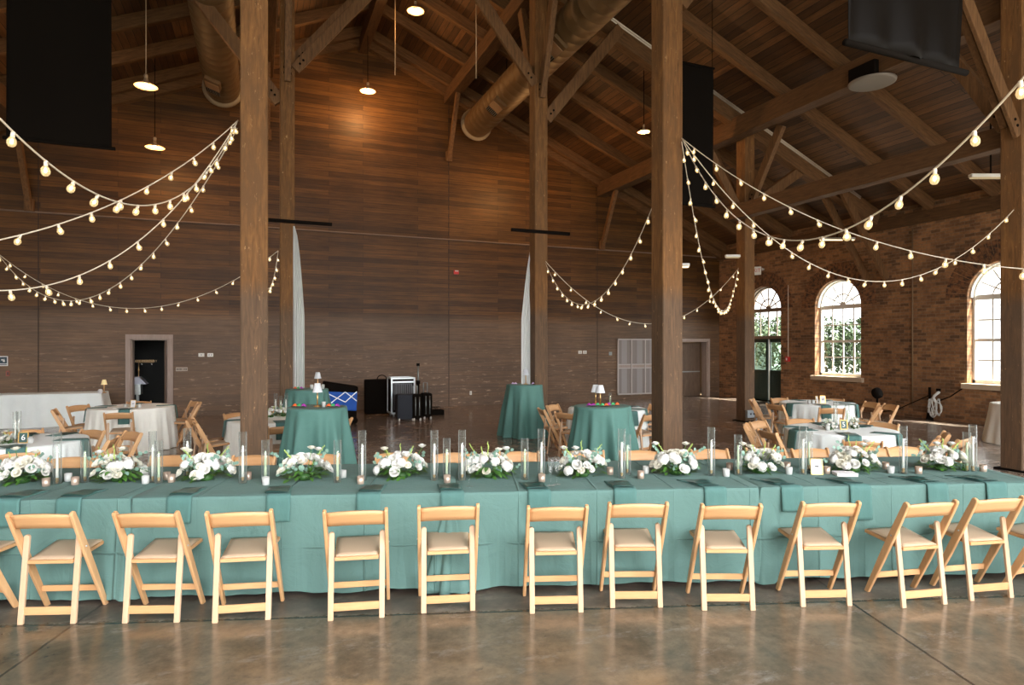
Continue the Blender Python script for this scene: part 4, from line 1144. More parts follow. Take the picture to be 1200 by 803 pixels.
# framed sheet and white box
def frame(pos, rz, w_, h_, label, cat='framed sign', fmat='gold', pmat='paper', text=None, tilt=.18, group=None, lines=5, tcol='white'):
    root = empty('picture_frame', pos, rz, label, cat, group)
    Rt = Matrix.Rotation(-tilt, 3, 'X')
    m = MB(); b_ = .008
    for c, d in (((0,0,b_/2),(w_,.012,b_)),((0,0,h_-b_/2),(w_,.012,b_)),((-w_/2+b_/2,0,h_/2),(b_,.012,h_)),((w_/2-b_/2,0,h_/2),(b_,.012,h_))): m.box(Rt @ Vector(c), d, Rt)
    m.build('frame', M[fmat], root)
    m = MB(); m.box(Rt @ Vector((0,.002,h_/2)), (w_-b_*1.5,.006,h_-b_*1.5), Rt); sh = m.build('sheet', M[pmat], root)
    if text:
        letters(text, h_*.72, M['paper'], sh, Matrix.Translation(Rt @ Vector((0,-.0035,h_/2))) @ (Rt.to_4x4() @ Matrix.Rotation(pi/2, 4, 'X')), 'numeral')
    else:
        m = MB()
        for i in range(lines):
            m.box(Rt @ Vector((0,-.0015,h_*(.78-.13*i))), (w_*(.42+.14*((i*7)%3)), .0012, h_*.018), Rt)
        m.build('printed_lines', plain('grey_ink', (.35,.38,.45), .7) if 'grey_ink' not in bpy.data.materials else bpy.data.materials['grey_ink'], sh)
    b = MB(); b.bar((0,.006,h_*.55), (0,h_*.42,.004), .03, .004); b.build('easel_back', M['ink'], root)
    return root
frame(FL(957.5, 556.5, TH_), -YAW+radians(-8), .098, .135, 'small gold-framed printed sheet standing on the head table beside a tall candle')
b = MB(); b.bb(-.085,.085,-.06,.06,0,.028); bx = b.build('gift_box', M['offwhite'], None, FL(990, 557.5, TH_), (0,0,-YAW+radians(-6)), bevel=.004)
tag(bx, 'flat white box on the head table before the second flowers from the right', 'box')
b = MB(); b.bb(-.087,.087,-.062,.062,.020,.030); b.build('lid', M['paper'], bx, bevel=.003)
# ------------------------------------------------------------------ round and cocktail tables
def round_cloth(name, mat, r, h, r1, nf, amp, hem=.01, seed=0):
    rr = random.Random(seed); ph = [rr.random()*6.28 for _ in range(5)]
    m = SM(); n = nf*12; rows = [0,.012,.03,.06,.12,.2,.32,.45,.6,.75,.88,1.0]; vs = []
    for t in rows:
        for i in range(n):
            a = 2*pi*i/n
            fold = (.75*sin(nf*a+ph[0]+.5*sin(3*a+ph[1]))+.35*sin((nf*2-3)*a+ph[2])+.25*sin(5*a+ph[3]))
            k = min(1, t*2.2)**.8
            R_ = r+.004+(r1-r)*t**1.15+amp*fold*k*(.35+.65*t)
            if t == 0: R_ = r-.004
            vs.append((R_*cos(a), R_*sin(a), h-t*(h-hem)-(.004 if t else 0)))
    fs = []
    for j in range(len(rows)-1):
        for i in range(n): fs.append((j*n+i, (j+1)*n+i, (j+1)*n+(i+1)%n, j*n+(i+1)%n))
    for sc in (.9, .5):
        for i in range(n):
            a = 2*pi*i/n; vs.append((r*sc*cos(a), r*sc*sin(a), h+.001*sin(4*a)))
    b1, b2 = len(rows)*n, (len(rows)+1)*n
    for i in range(n):
        fs.append((i, (i+1)%n, b1+(i+1)%n, b1+i)); fs.append((b1+i, b1+(i+1)%n, b2+(i+1)%n, b2+i))
    fs.append(tuple(b2+i for i in range(n)))
    m.add(vs, fs); return m.mesh(name, mat)
cock = [round_cloth('cocktail_cloth', M['teal2'], .375, 1.07, .50, 10+s%2, .085, seed=s) for s in range(4)]
def shade_lamp(pos, label, mat='shade', h=.30):
    root = empty('table_lamp', pos, 0, label, 'table lamp', 'small table lamps with white shades' if mat == 'shade' else None)
    b = SM(); b.lathe([(.05,0),(.05,.01),(.02,.018),(.008,.022)], 16); b.build('lamp_base', M['brass'], root)
    b = SM(); b.lathe([(.009,.02),(.009,h*.68)], 10); b.build('lamp_stem', M['brass'], root)
    s_ = SM(); n = 24; vs = []
    for z, r in ((h*.62,.062),(h,.034)):
        for i in range(n): vs.append(((r+.003*(i%2))*cos(2*pi*i/n), (r+.003*(i%2))*sin(2*pi*i/n), z))
    s_.add(vs, [(i, (i+1)%n, n+(i+1)%n, n+i) for i in range(n)]+[tuple(n+i for i in range(n))]); s_.build('lamp_shade', M[mat], root, fix=False)
    return root
def small_glass(pos, label, h=.085, grp='small glass cups on the cocktail tables'):
    root = empty('glass_cup', pos, 0, label, 'glass', grp)
    m = SM(); m.lathe([(.024,0),(.03,h),(.028,h),(.022,.006),(0,.006)], 16, cap1=False); m.build('cup', M['frost'], root)
    m = SM(); m.lathe([(.02,.008),(.022,.03),(.001,.031)], 12); m.build('wax', M['candle'], root)
def favor(pos, rz, cols, label):
    root = empty('party_mask', pos, rz, label, 'mask', 'coloured masks on the cocktail tables')
    for i, c in enumerate(cols):
        m = SM(); x0 = (i-(len(cols)-1)/2)*.055
        m.grid(lambda u, v: Vector((x0+(u-.5)*.07, (v-.5)*.075, .012+.038*sin(pi*u)*sin(pi*min(1, v*.9+.1)))), 8, 6); m.build('mask_panel', M[c], root, solid=.003, fix=False)
CK = [(372, 477, 'nearest left cocktail table, in front of another'), (360, 456, 'cocktail table behind the left one, by the drape'),
      (615, 450.5, 'cocktail table standing alone near the middle below the white drape'), (706, 475.5, 'right cocktail table, near the widest post')]
ckp = []
for i, (px, py, lb) in enumerate(CK):
    p = FL(px, py, 1.07); base = Vector((p.x, p.y, 0)); ckp.append(p)
    o = obj('cocktail_tablecloth', cock[i], base, i*1.3); tag(o, 'floor-length teal cloth over the '+lb, 'tablecloth', 'teal cloths on the cocktail tables')
def off(p, r, f, z=0): return p+RV*r+FV*f+Vector((0,0,z))
shade_lamp(off(ckp[0], .0, .0), 'small lamp with white shade on the nearest left cocktail table', h=.31)
shade_lamp(off(ckp[1], .18, .05), 'small lamp with white shade on the cocktail table farther back at left', h=.31)
shade_lamp(off(ckp[2], .02, .0), 'small lamp with white shade on the middle cocktail table', h=.31)
shade_lamp(off(ckp[3], -.02, .06), 'small lamp with white shade on the right cocktail table, right one of two', h=.27)
shade_lamp(off(ckp[3], -.07, .16), 'small lamp with white shade on the right cocktail table, left one of two', h=.27)
small_glass(off(ckp[0], .09, -.02), 'white glass cup beside the lamp on the nearest left cocktail table', .07)
small_glass(off(ckp[1], .30, -.02), 'white glass cup right of the lamp on the rear left cocktail table')
small_glass(off(ckp[1], .10, -.05), 'white glass cup left of the lamp on the rear left cocktail table')
hurricane(off(ckp[3], .11, .05), 'short', 'small candle in glass right of the lamps on the right cocktail table', 'candles on far tables', .5)
favor(off(ckp[0], -.22, -.05), -YAW, ('orange','green','purple'), 'orange, green and purple mask left of the lamp on the nearest left cocktail table')
favor(off(ckp[0], .22, -.05), -YAW, ('orange','green','purple'), 'orange and green mask right of the lamp on the nearest left cocktail table')
favor(off(ckp[1], -.13, -.1), -YAW, ('orange','green','purple'), 'bright mask on the rear left cocktail table')
favor(off(ckp[2], -.22, -.1), -YAW, ('lilac','lilac'), 'lilac mask left of the lamp on the middle cocktail table')
favor(off(ckp[2], .20, -.1), -YAW, ('lilac','purple'), 'lilac and purple mask right of the lamp on the middle cocktail table')
favor(off(ckp[3], -.14, -.12), -YAW, ('purple','purple','green'), 'purple mask front left on the right cocktail table')
favor(off(ckp[3], .0, -.16), -YAW, ('green','orange'), 'green and orange mask at the front of the right cocktail table')
favor(off(ckp[3], .13, -.06), -YAW, ('purple','green','orange'), 'many-coloured mask front right on the right cocktail table')

rcl = [round_cloth('round_cloth', M['ivory'] if s % 2 else M['white'], .68, .76, .74, 22, .034, seed=10+s) for s in range(2)]
RT = {'A': (22, 7.27), 'B': (155, 11.4), 'C': (322, 9.6), 'D': (711, 11.1), 'E': (958, 12.2), 'F': (985, 8.3)}
RTL = {'A': 'left-edge round table', 'B': 'round table before the dark doorway', 'C': 'round table behind nearest left post', 'D': 'round table behind right cocktail table',
       'E': 'farther right round table', 'F': 'round table number 5'}
rtp = {}
for i, (k, (px, D)) in enumerate(RT.items()):
    p = PXD(px, D); rtp[k] = p
    o = obj('round_tablecloth', rcl[1 if k in 'BC' else 0], p, i*.9); tag(o, 'floor-length pale cloth on the '+RTL[k], 'tablecloth', 'pale cloths on the round tables')
def los(k):
    f = rtp[k]-Vector((C0.x, C0.y, 0)); f.normalize(); return Vector((f.y, -f.x, 0)), f
def at_tab(k, deg, r):
    a = radians(deg); r_, f_ = los(k); return rtp[k]+r_*(cos(a)*r)+f_*(sin(a)*r)
CG = 'wooden folding chairs around the round tables'
RC = [('A',-92,0.82,0,'near side, behind the first flowers'), ('A',-28,0.78,8,'lower right, orange back to the camera'), ('A',-2,0.95,20,'rightmost beside it, seen from the side'),
      ('A',38,0.74,-6,'upper right, above the hanging napkin'), ('A',84,0.92,18,'behind it, seen edge-on'), ('A',112,0.95,0,'behind it at the left picture edge'),
      ('B',-100,0.92,0,'square-on at its near side'), ('B',178,0.95,0,'left of it, seen from the side'), ('B',140,0.95,-10,'farther back at left, facing the camera'),
      ('B',-8,0.86,6,'right of it, seen from the side'), ('B',28,1.0,-8,'right of it and farther back'), ('B',84,0.9,0,'behind it in the doorway light'),
      ('C',-168,0.88,0,'left of it, the nearer of two'), ('C',168,1.0,6,'left of it, the farther of two'), ('C',122,0.92,0,'behind it, left of the post'),
      ('C',-82,0.92,-10,'near side, right of the post'), ('C',85,0.92,0,'behind it, right of the post'), ('C',-30,0.95,0,'right, by the cocktail cloth'),
      ('D',-165,0.97,6,'far left, seen from the side'), ('D',155,0.9,0,'behind at the left, facing the camera'), ('D',-128,0.92,0,'just left of the cocktail cloth edge'),
      ('D',-12,0.98,-6,'right of it, seen from the side'), ('D',38,0.98,0,'behind at the right, facing the camera'), ('D',-50,0.95,0,'just right of the cocktail cloth edge'),
      ('E',-176,0.95,0,'leftmost, nearer of two'), ('E',168,1.04,6,'leftmost, farther of two'), ('E',-133,0.86,0,'at its near left side'), ('E',-78,0.9,0,'at its near side, back to the camera'),
      ('E',132,0.88,0,'behind it at left by green door'), ('E',75,0.92,0,'behind it under the window'), ('E',30,0.9,0,'behind it at the right'), ('E',-18,0.86,14,'at its right, turned sideways'), ('E',3,1.06,24,'rightmost of its group, edge-on'),
      ('F',-142,0.86,0,'at its near left side, back to the camera'), ('F',-176,0.97,0,'left of it, the nearer of two'), ('F',160,0.94,-4,'left of it, the farther of two'), ('F',118,0.95,0,'behind it at the left, facing the camera'),
      ('F',62,0.95,0,'behind it at the right, facing the camera'), ('F',-78,0.88,0,'near side, orange back behind flowers'), ('F',-22,0.88,10,'at its right, nearest of three'), ('F',12,1.0,-12,'at its right, farthest of three'), ('F',-8,1.14,-20,'at its right, outermost of three')]
for k, deg, r, extra, lb in RC:
    p = at_tab(k, deg, r); d = rtp[k]-p
    chair(p, atan2(d.y, d.x)-pi/2+radians(extra), 'folding chair at '+RTL[k]+', '+lb, CG)

# napkins on the round tables
nm = SM(); path = [(.30,.004),(.16,.006),(.03,.006),(.0,.005),(-.016,-.004),(-.022,-.02),(-.032,-.10),(-.042,-.17),(-.048,-.24)]
def nf2(u, v):
    k = v*(len(path)-1); a = int(min(k, len(path)-2)); f = k-a
    return Vector(((u-.5)*.17, path[a][0]*(1-f)+path[a+1][0]*f, path[a][1]*(1-f)+path[a+1][1]*f))
nm.grid(nf2, 6, 24); napm = nm.mesh('napkin_cloth', M['napkin'], fix=False)
side_w = {-92:'near',-28:'near right',38:'far right',84:'far',112:'far left',-100:'near',178:'left',140:'far left',-8:'right',28:'far right',-168:'left',122:'far left',-82:'near',85:'far',-165:'left',155:'far left',-12:'right',38:'far right',-50:'near right',-128:'near left',
          -133:'near left',-78:'near',132:'far left',75:'far',30:'far right',-18:'right',-142:'near left',160:'far left',118:'far',62:'far right',-22:'right',-2:'right',-176:'left'}
NS = {'A': (-92,-28,38,84), 'B': (178,-100,-8,84,140), 'C': (-168,122,-82), 'D': (155,38,-12,-50,-128), 'E': (-133,-78,30,132,75,-18), 'F': (-142,118,62,-78,-22,-176)}
for k, ds in NS.items():
    for deg in ds:
        a = radians(deg); p = at_tab(k, deg, .687)+Vector((0,0,.761)); d = rtp[k]-p
        o = obj('napkin', napm, p, atan2(d.y, d.x)-pi/2); s_ = o.modifiers.new('thick', 'SOLIDIFY'); s_.thickness = .005; s_.offset = 1
        tag(o, 'teal napkin hanging over the %s side of the %s' % (side_w[deg], RTL[k]), 'napkin', 'napkins on the round tables')
        if deg in (-92, 84, -100, -78, 62, 118, 75, -142, 38):
            c = MB(); c.bb(-.085,.085,.04,.26,.009,.013); co = c.build('menu_card', M['darkgreen'], None, p+Vector((0,0,.003)), (0,0,atan2(d.y, d.x)-pi/2+radians(18)), bevel=0)
            tag(co, 'dark green menu card, %s side, %s' % (side_w[deg], RTL[k]), 'menu card', 'menu cards on the round tables')
def on(k, px, py): return FL(px, py, .762)
# centrepieces
for k, num, px, py in (('A','6',27,519.5),('F','5',989,503.5)):
    frame(on(k, px, py), -YAW+radians(8), .105, .125, 'dark green sign reading %s on the %s' % (num, RTL[k]), 'table number', 'gold', 'darkgreen', num, .12)
flowers(on('F', 972, 503), 0, 31, 'small clump of white flowers left of the number 5 sign', 'small flowers on the round tables', .55, 6)
flowers(on('F', 1001, 502), 1, 32, 'small clump of white flowers right of the number 5 sign', 'small flowers on the round tables', .55, 6)
flowers(on('A', 12, 519), 1, 33, 'small clump of greenery left of the number 6 sign', 'small flowers on the round tables', .55, 5)
flowers(on('C', 318, 489), 1, 34, 'small white flowers and greens on the round table behind the nearest left post', 'small flowers on the round tables', .7, 7)
flowers(on('C', 332, 488), 2, 35, 'greenery beside the cocktail cloth on the round table behind the nearest left post', 'small flowers on the round tables', .7, 5)
for k, px, py, key, lb in (('A',18,519,'tall','left one behind the number 6 sign'),('A',22,517.5,'tall','right one behind the number 6 sign'),('F',979,501,'tall','tall one left of the number 5 sign'),('F',993,499.5,'short','shorter one right of the number 5 sign'),
                         ('C',323,487,'tall','left one right of the nearest left post'),('C',329,485,'short','shorter one by the rear left cocktail cloth'),('C',335,487,'tall','right one by the rear left cocktail cloth')):
    hurricane(on(k, px, py), key, 'cylinder candle on a round table, '+lb, 'candles on far tables', .85)
votive(on('A', 36, 519.5), 'c', 'pale votive cup right of the number 6 sign', 'votives on the round tables')
votive(on('F', 970, 504.5), 'c', 'pale votive cup far left of the number 5 sign', 'votives on the round tables')
votive(on('B', 147, 478), 'c', 'pale votive cup left of the framed card on the round table before the dark doorway', 'votives on the round tables')
votive(on('B', 163.5, 477.5), 'c', 'pale votive cup right of the framed card on the round table before the dark doorway', 'votives on the round tables')
frame(on('B', 155.5, 478), -YAW, .10, .14, 'framed white card on the round table before the dark doorway', 'framed sign')
frame(on('E', 964.5, 473), -YAW-.1, .10, .15, 'white card standing on the farther round table by the brick wall', 'framed sign')
frame(on('E', 958, 472.5), -YAW+.6, .09, .14, 'gold frame turned sideways on the farther round table by the brick wall', 'framed sign')
for i, (px, lb) in enumerate(((948,'left of the cards on the farther right round table'),(953,'beside the gold frame on the farther right round table'))):
    votive(on('E', px, 473), 'c', 'pale votive cup '+lb, 'votives on the round tables')
b = MB(); b.bb(-.11,.11,-.08,.08,0,.02); o = b.build('plate_stack', M['offwhite'], None, on('B', 142.5, 478.5), (0,0,-YAW), bevel=.004); tag(o, 'small flat white tray on the round table before the dark doorway', 'tray')

# long white table on the left, white table at the right edge
p1 = FL(118, 498.5); p0 = Vector((-12.75, p1.y+.12, 0))
Lw = (p1-p0).length; mid = (p0+p1)/2; d = (p1-p0).normalized(); ang = atan2(d.y, d.x)
me = cloth_rect('tablecloth', M['white'], Lw, .76, .76, 9, flare=.03, cf=.16, amp=.012, hem=.01, nfold=60)
nrm = Vector((-d.y, d.x, 0))
o = obj('tablecloth', me, mid+nrm*.40, ang); tag(o, 'long white draped table at the left against the board wall', 'tablecloth')
shade_lamp(FL(122, 460.5, .765), 'small lit lamp with a cream shade on the long white table', 'shadey', .31)
m = SM(); m.lathe([(.001,-.012),(.055,-.012),(.055,.012),(.001,.012)], 20, M=Matrix.Rotation(pi/2, 3, 'X')); o = m.build('round_plaque', M['paper'], None, FL(117.5, 461.5, .765)+Vector((0,0,.056)), (0,0,-YAW)); tag(o, 'small round white plaque standing left of the cream-shaded lamp', 'plaque')
p = PXD(1206, 11.9); me = round_cloth('tablecloth', M['ivory'], .60, .76, .72, 12, .02, seed=50)
o = obj('tablecloth', me, p, 0); tag(o, 'pale draped table half hidden by the dark post at the right edge', 'tablecloth')

# ------------------------------------------------------------------ drapes on short black pipes
def drape(base, x0px, x1px, D, ztop, label, side):
    p = PXD((x0px+x1px)/2, D); w_ = (x1px-x0px)*D/FPX/CS
    root = empty('pipe_drape', p, 0, label, 'drape', 'white drapes tied to the middle posts')
    m = SM()
    def fn(u, v):
        t = v; k = .12+.88*min(1, t/.42)**.6
        x = (u-.5)*w_*k
        if side == 'R': x = -w_/2+u*w_*k
        else: x = w_/2-(1-u)*w_*k
        return Vector((x, .03*sin(u*5*pi*2)*(.35+.65*t), ztop*(1-t)+.02*t))
    m.grid(fn, 60, 24); m.build('fabric', M['drape'], root, solid=.004, fix=False); return root
drape(None, 344.5, 356, 12.15, 4.20, 'tall white drape hanging right of the thinner left post', 'R')
drape(None, 611, 628.5, 13.05, 4.15, 'tall white drape hanging left of the post near the middle', 'L')
for (P_, hl, lb, z) in ((P336, .78, 'black horizontal pipe on the thinner left post above the white drape', 4.28), (P632, .66, 'black horizontal pipe on the middle post above the white drape', 4.22)):
    m = MB(); m.bb(-hl, hl, -.03, .03, -.03, .03); o = m.build('drape_bar', M['black'], None, (P_[0]+(-.02 if hl < .7 else .05), P_[1]-.17, z)); tag(o, lb, 'pipe', 'drape pipes on posts')

# ------------------------------------------------------------------ string lights
bg = SM(); bg.mi = 0
bg.lathe([(.0015,-.098),(.014,-.0955),(.023,-.085),(.0275,-.070),(.0255,-.053),(.018,-.038),(.011,-.032)], 12, cap0=True, cap1=False)
bg.mi = 1; bg.lathe([(.001,-.076),(.008,-.070),(.0095,-.058),(.006,-.046),(.001,-.042)], 8)
bulbm = bg.mesh('globe_bulb', [M['bulbglass'], M['fil']], fix=False)
sk = SM(); sk.lathe([(.011,-.034),(.0125,-.030),(.0125,-.004),(.009,.004)], 10); sockm = sk.mesh('socket', M['socket'])
def string(e0, e1, via, n0, label, spacing=None, nb=None):
    a, b = PT(*e0), PT(*e1); v = via
    def pos(t, s_): return a.lerp(b, t)-Vector((0,0,4*s_*t*(1-t)))
    # column of the via pixel fixes t, its row fixes the sag
    def px(t):
        q = a.lerp(b, t)-C0; return (q.x*RV.x+q.y*RV.y)/(q.x*FV.x+q.y*FV.y)*FPX+600
    lo, hi = (0, 1)
    inc = px(1) > px(0)
    for _ in range(50):
        m_ = (lo+hi)/2
        if (px(m_) < v[0]) == inc: lo = m_
        else: hi = m_
    t = lo; q = a.lerp(b, t); dq = q-C0; D = dq.x*FV.x+dq.y*FV.y
    zt = HC+(HY-v[1])/FPX*D; s_ = (q.z-zt)/(4*t*(1-t))
    root = empty('string_lights', a, 0, label, 'string lights', 'globe string lights')
    pts = [pos(i/60, s_)-a for i in range(61)]
    m = SM(); m.tube(pts, .0065, 6); m.build('cord', M['cord'], root)
    L = sum((pts[i+1]-pts[i]).length for i in range(60)); n = nb or int(L/((spacing or .42)*.84)); rr = random.Random(n0)
    for i in range(n):
        tt = (i+.6)/n; p = pos(tt, s_)-a
        q = p+a-C0; D = q.x*FV.x+q.y*FV.y
        if D < .5: continue
        pxx = (q.x*RV.x+q.y*RV.y)/D*FPX+600
        if pxx < -12 or pxx > 1212: continue
        rot = (rr.uniform(-.35,.35), rr.uniform(-.35,.35), rr.random()*6)
        so = obj('socket', sockm, p, 0, root); so.rotation_euler = rot
        bo = obj('bulb', bulbm, (0,0,0), 0, so); sc_ = rr.uniform(.92,1.06); bo.scale = (sc_,)*3
    return root
PL_ = (279, 141, 7.95); PR_ = (799, 162, 8.45)
string((-60, 72, 3.3), PL_, (165,241), 1, 'string of globe lights at upper left with the largest bulbs, dipping before the banner', .40)
string((-60, 292, 4.6), PL_, (100,252), 2, 'string of globe lights rising steadily from the left edge to the nearest left post', .46)
string((-120, 318, 5.0), PL_, (100,320), 3, 'string of globe lights sagging from the left edge to the nearest left post', .46)
string((-12, 283, 12.0), (278.5, 150, 8.0), (85,352.5), 4, 'string of globe lights in a deep curve at left ending at the nearest left post', .40)
string((0, 299, 13.0), (326, 294, 12.0), (160,361.5), 5, 'lowest long string of globe lights at left, running behind the nearest left post', .48)
string((326, 294, 12.0), (286, 150, 8.35), (315,338), 6, 'short run of globe lights seen between the two left posts', .34)
string(PR_, (1330, 318, 5.4), (1042,287.5), 7, 'nearly straight string of globe lights from the widest post across the windows', .42)
string(PR_, (1290, -20, 3.0), (933,282), 8, 'string of globe lights rising to the upper right corner, with the largest bulbs', .40)
string(PR_, (1188, 246, 9.2), (1036,330), 9, 'string of globe lights sagging over the arched window to the right edge post', .40)
string((799, 166, 8.45), (865, 314, 15.35), (847.5,364), 10, 'string of globe lights in a narrow deep U right of the widest post', .36)
string((639, 306, 12.9), (865, 315, 15.35), (741,377.5), 11, 'lowest string of globe lights running behind the widest post', .50)
string((639, 308, 12.9), (775, 215, 8.5), (685,357), 12, 'string of globe lights curving up from middle post to left of widest post', .34)

# ------------------------------------------------------------------ things along the back wall
def wbox(px0, px1, py0, py1, y0, depth):
    a = WB(px0, py0, y0); b = WB(px1, py1, y0); return a.x, b.x, y0-depth, y0, b.z, a.z
# road-cases and bags on the floor
def fx0(px, py): return FL(px, py)
def case(name, pos, w_, d_, h_, mat, label, cat, group=None, rz=0):
    root = empty(name, pos, rz, label, cat, group)
    m = MB(); m.bb(-w_/2, w_/2, -d_/2, d_/2, .05 if name != 'gear_bag' else 0, h_); m.build('body', mat, root, bevel=.02, seg=2); return root
DW0 = 17.6
def onfloor(px, D): return PXD(px, D)
r = case('gear_bag', onfloor(443, 17.3), .72, .45, .94, M['black'], 'large black soft gear bag against the board wall, left of the silver-edged case', 'bag', 'dj gear by the wall', -.05)
m = SM(); m.tube([(.1+.13*cos(pi*i/10), -.05, .94+.12*sin(pi*i/10)) for i in range(11)], .014, 6); m.build('handle', M['black'], r)
r = empty('flight_case', onfloor(470, 16.6), -.02, 'tall black equipment rack case with aluminium edges', 'flight case')
m = MB(); m.bb(-.30,.30,-.28,.28,.10,1.02); m.build('body', M['black'], r)
m = MB()
for x in (-.30,.30):
    for y in (-.28,.28): m.bb(x-.02,x+.02,y-.02,y+.02,.10,1.03)
for z in (.11,1.02):
    for y in (-.28,.28): m.bb(-.31,.31,y-.02,y+.02,z-.02,z+.02)
    for x in (-.30,.30): m.bb(x-.02,x+.02,-.29,.29,z-.02,z+.02)
m.bb(-.30,.30,-.31,-.285,.90,.945); m.build('aluminium_edge', M['silverpl'], r)
m = MB(); m.bb(-.24,.24,-.292,-.284,.2,.88); f = m.build('rack_front', plain('rack_grey', (.07,.07,.075), .4), r)
m = MB()
for i in range(9): m.bb(-.22+.05*i,-.205+.05*i,-.297,-.291,.22,.86)
m.build('rack_slat', M['black'], f)
for x in (-.24,.24):
    for y in (-.22,.22):
        m = SM(); m.tube([(x-.02,y,.05),(x+.02,y,.05)], .05, 12); m.build('caster', M['greymetal'], r)
for px, D, w_, h_, lb in ((474.5, 15.6, .42, .66, 'dark blue-black speaker in a soft cover, left one by the rack case'), (487.5, 15.65, .24, .66, 'narrow black wheeled speaker case, middle one beside the rack case'), (499.5, 16.0, .24, .66, 'narrow black wheeled speaker case with its handle pulled up, right one')):
    r = case('wheeled_speaker', onfloor(px, D), w_, .36, h_, plain('navy_cover', (.006,.010,.018), .7) if w_ > .3 else M['black'], lb, 'speaker', 'wheeled speakers by the wall', -.03)
    if w_ < .3:
        for s_ in (-.05,.05):
            m = SM(); m.tube([(s_,-.19,.14),(s_,-.19,.6)], .012, 6); m.build('rail', M['greymetal'], r)
    if px > 495 or px < 490 and px > 480:
        m = SM(); hz = .92 if px > 495 else .86; m.tube([(-.05,.1,.62),(-.05,.1,hz),(.05,.1,hz),(.05,.1,.62)], .011, 6); m.build('pull_handle', M['greymetal'], r)
    for x in (-w_/2+.04, w_/2-.04):
        m = SM(); m.tube([(x-.015,-.15,.045),(x+.015,-.15,.045)], .045, 12); m.build('wheel', M['offwhite'], r)
r = empty('tripod_stand', onfloor(491, 16.2), 0, 'folded black tripod stand rising behind the wheeled speakers', 'tripod stand')
m = SM(); m.tube([(0,.1,.02),(0,.1,.9)], .035, 10); m.build('folded_legs', M['black'], r)
m = SM(); m.tube([(0,.1,.85),(0,.1,1.35)], .02, 8); m.build('pole', M['greymetal'], r)
m = MB(); m.box((0,.1,1.38), (.07,.07,.07)); m.box((0,.1,.92),(.09,.08,.09)); m.build('clamp', M['black'], r)
r = empty('cable_box', onfloor(511, 16.9), 0, 'small black box with coiled cables on the floor by the wall, right of the speakers', 'cable box')
m = MB(); m.bb(-.2,.2,-.12,.12,0,.14); m.build('body', M['black'], r, bevel=.01)
m = SM()
for k in range(3): m.tube([(-.08+.07*k+.06*cos(2*pi*i/12), 0, .17+.05*sin(2*pi*i/12)) for i in range(13)], .01, 5)
m.build('cable_coil', M['black'], r)
# blue bag with black lid
r = empty('folding_wagon', onfloor(399, 15.0), 0, 'bright blue fabric folding wagon with a black cover behind the left cocktail tables', 'wagon')
r.scale = (.84,.84,.86)
m = MB(); m.prism([(-.46,.42),(.42,.36),(.44,.92),(-.46,.98)], -.25, .25); m.build('fabric_tub', M['blue'], r, bevel=.02)
m = MB(); m.prism([(-.48,.92),(.46,.86),(.46,1.04),(-.46,1.20)], -.27, .27); m.build('black_cover', M['black'], r, bevel=.03)
m = MB(); m.bar((-.40,-.27,.88),(.1,-.27,.62),.02,.02); m.bar((.1,-.27,.62),(.42,-.27,.90),.02,.02); m.bar((-.3,-.27,.6),(.1,-.27,.90),.02,.02); m.bar((.1,-.27,.90),(.42,-.27,.64),.02,.02)
m.build('frame_brace', M['silverpl'], r)
m = MB(); m.bb(-.42,.42,-.22,.22,.18,.40); m.build('undercarriage', M['black'], r)
for x in (-.3,.35):
    for y in (-.24,.24):
        m = SM(); m.tube([(x,y-.03,.1),(x,y+.03,.1)], .10, 16); m.build('wheel', M['black'], r)

# podium and coat-hook sign standing in the dark doorway
dy = .55
q = WB(163, 445, dy); r = empty('lectern', (q.x, dy, 0), 0, 'grey metal lectern box on a post inside the dark doorway', 'lectern')
x0 = WB(157,445,dy).x-q.x; x1 = WB(172,445,dy).x-q.x; z0 = WB(165,462,dy).z; z1 = WB(165,450,dy).z; z2 = WB(165,445,dy).z
m = MB(); m.bb(x0, x1-.12, -.18, .18, z0, z1); m.build('box', M['greymetal'], r)
m = MB(); m.prism([(x0-.04,z1),(x1+.02,z1-.0),(x1-.15,z2+.08),(x0-.04,z2+.08)], -.2, .2); m.build('top', plain('pale_blue_top', (.45,.5,.6), .4), r)
m = MB(); m.bb(-.06,.0,-.05,.05,0,z0); m.build('post', M['greymetal'], r)
qa = WB(158.5, 421.8, dy+.5); qb = WB(180.5, 425.0, dy+.5)
r = empty('hook_sign', (qa.x, dy+.5, 0), 0, 'narrow wooden sign board with gold lettering and pegs inside the dark doorway', 'sign')
m = MB(); m.bb(0, qb.x-qa.x, -.01, .01, qb.z, qa.z); sb = m.build('board', M['board'], r)
letters('MATE MERCURY', (qa.z-qb.z)*1.05, plain('gold_lettering', (.85,.62,.3), .5), sb, Matrix.Translation(((qb.x-qa.x)/2, -.013, (qa.z+qb.z)/2)) @ Matrix.Rotation(pi/2, 4, 'X'))
for px in (166.5, 178): 
    m = SM(); xx = WB(px, 426, dy+.5).x-qa.x; m.tube([(xx,-.01,qb.z-.05),(xx,-.06,qb.z-.03)], .014, 8); m.build('peg', M['offwhite'], r)
m = SM(); xx = WB(162.5, 426, dy+.5).x-qa.x; m.lathe([(.012,.0),(.012,.9),(.025,.95),(.012,1.0),(.012,qb.z-.25),(.022,qb.z-.2),(.012,qb.z-.15),(.012,qb.z)], 10, (xx,0,0)); m.build('turned_post', M['brass'], r)

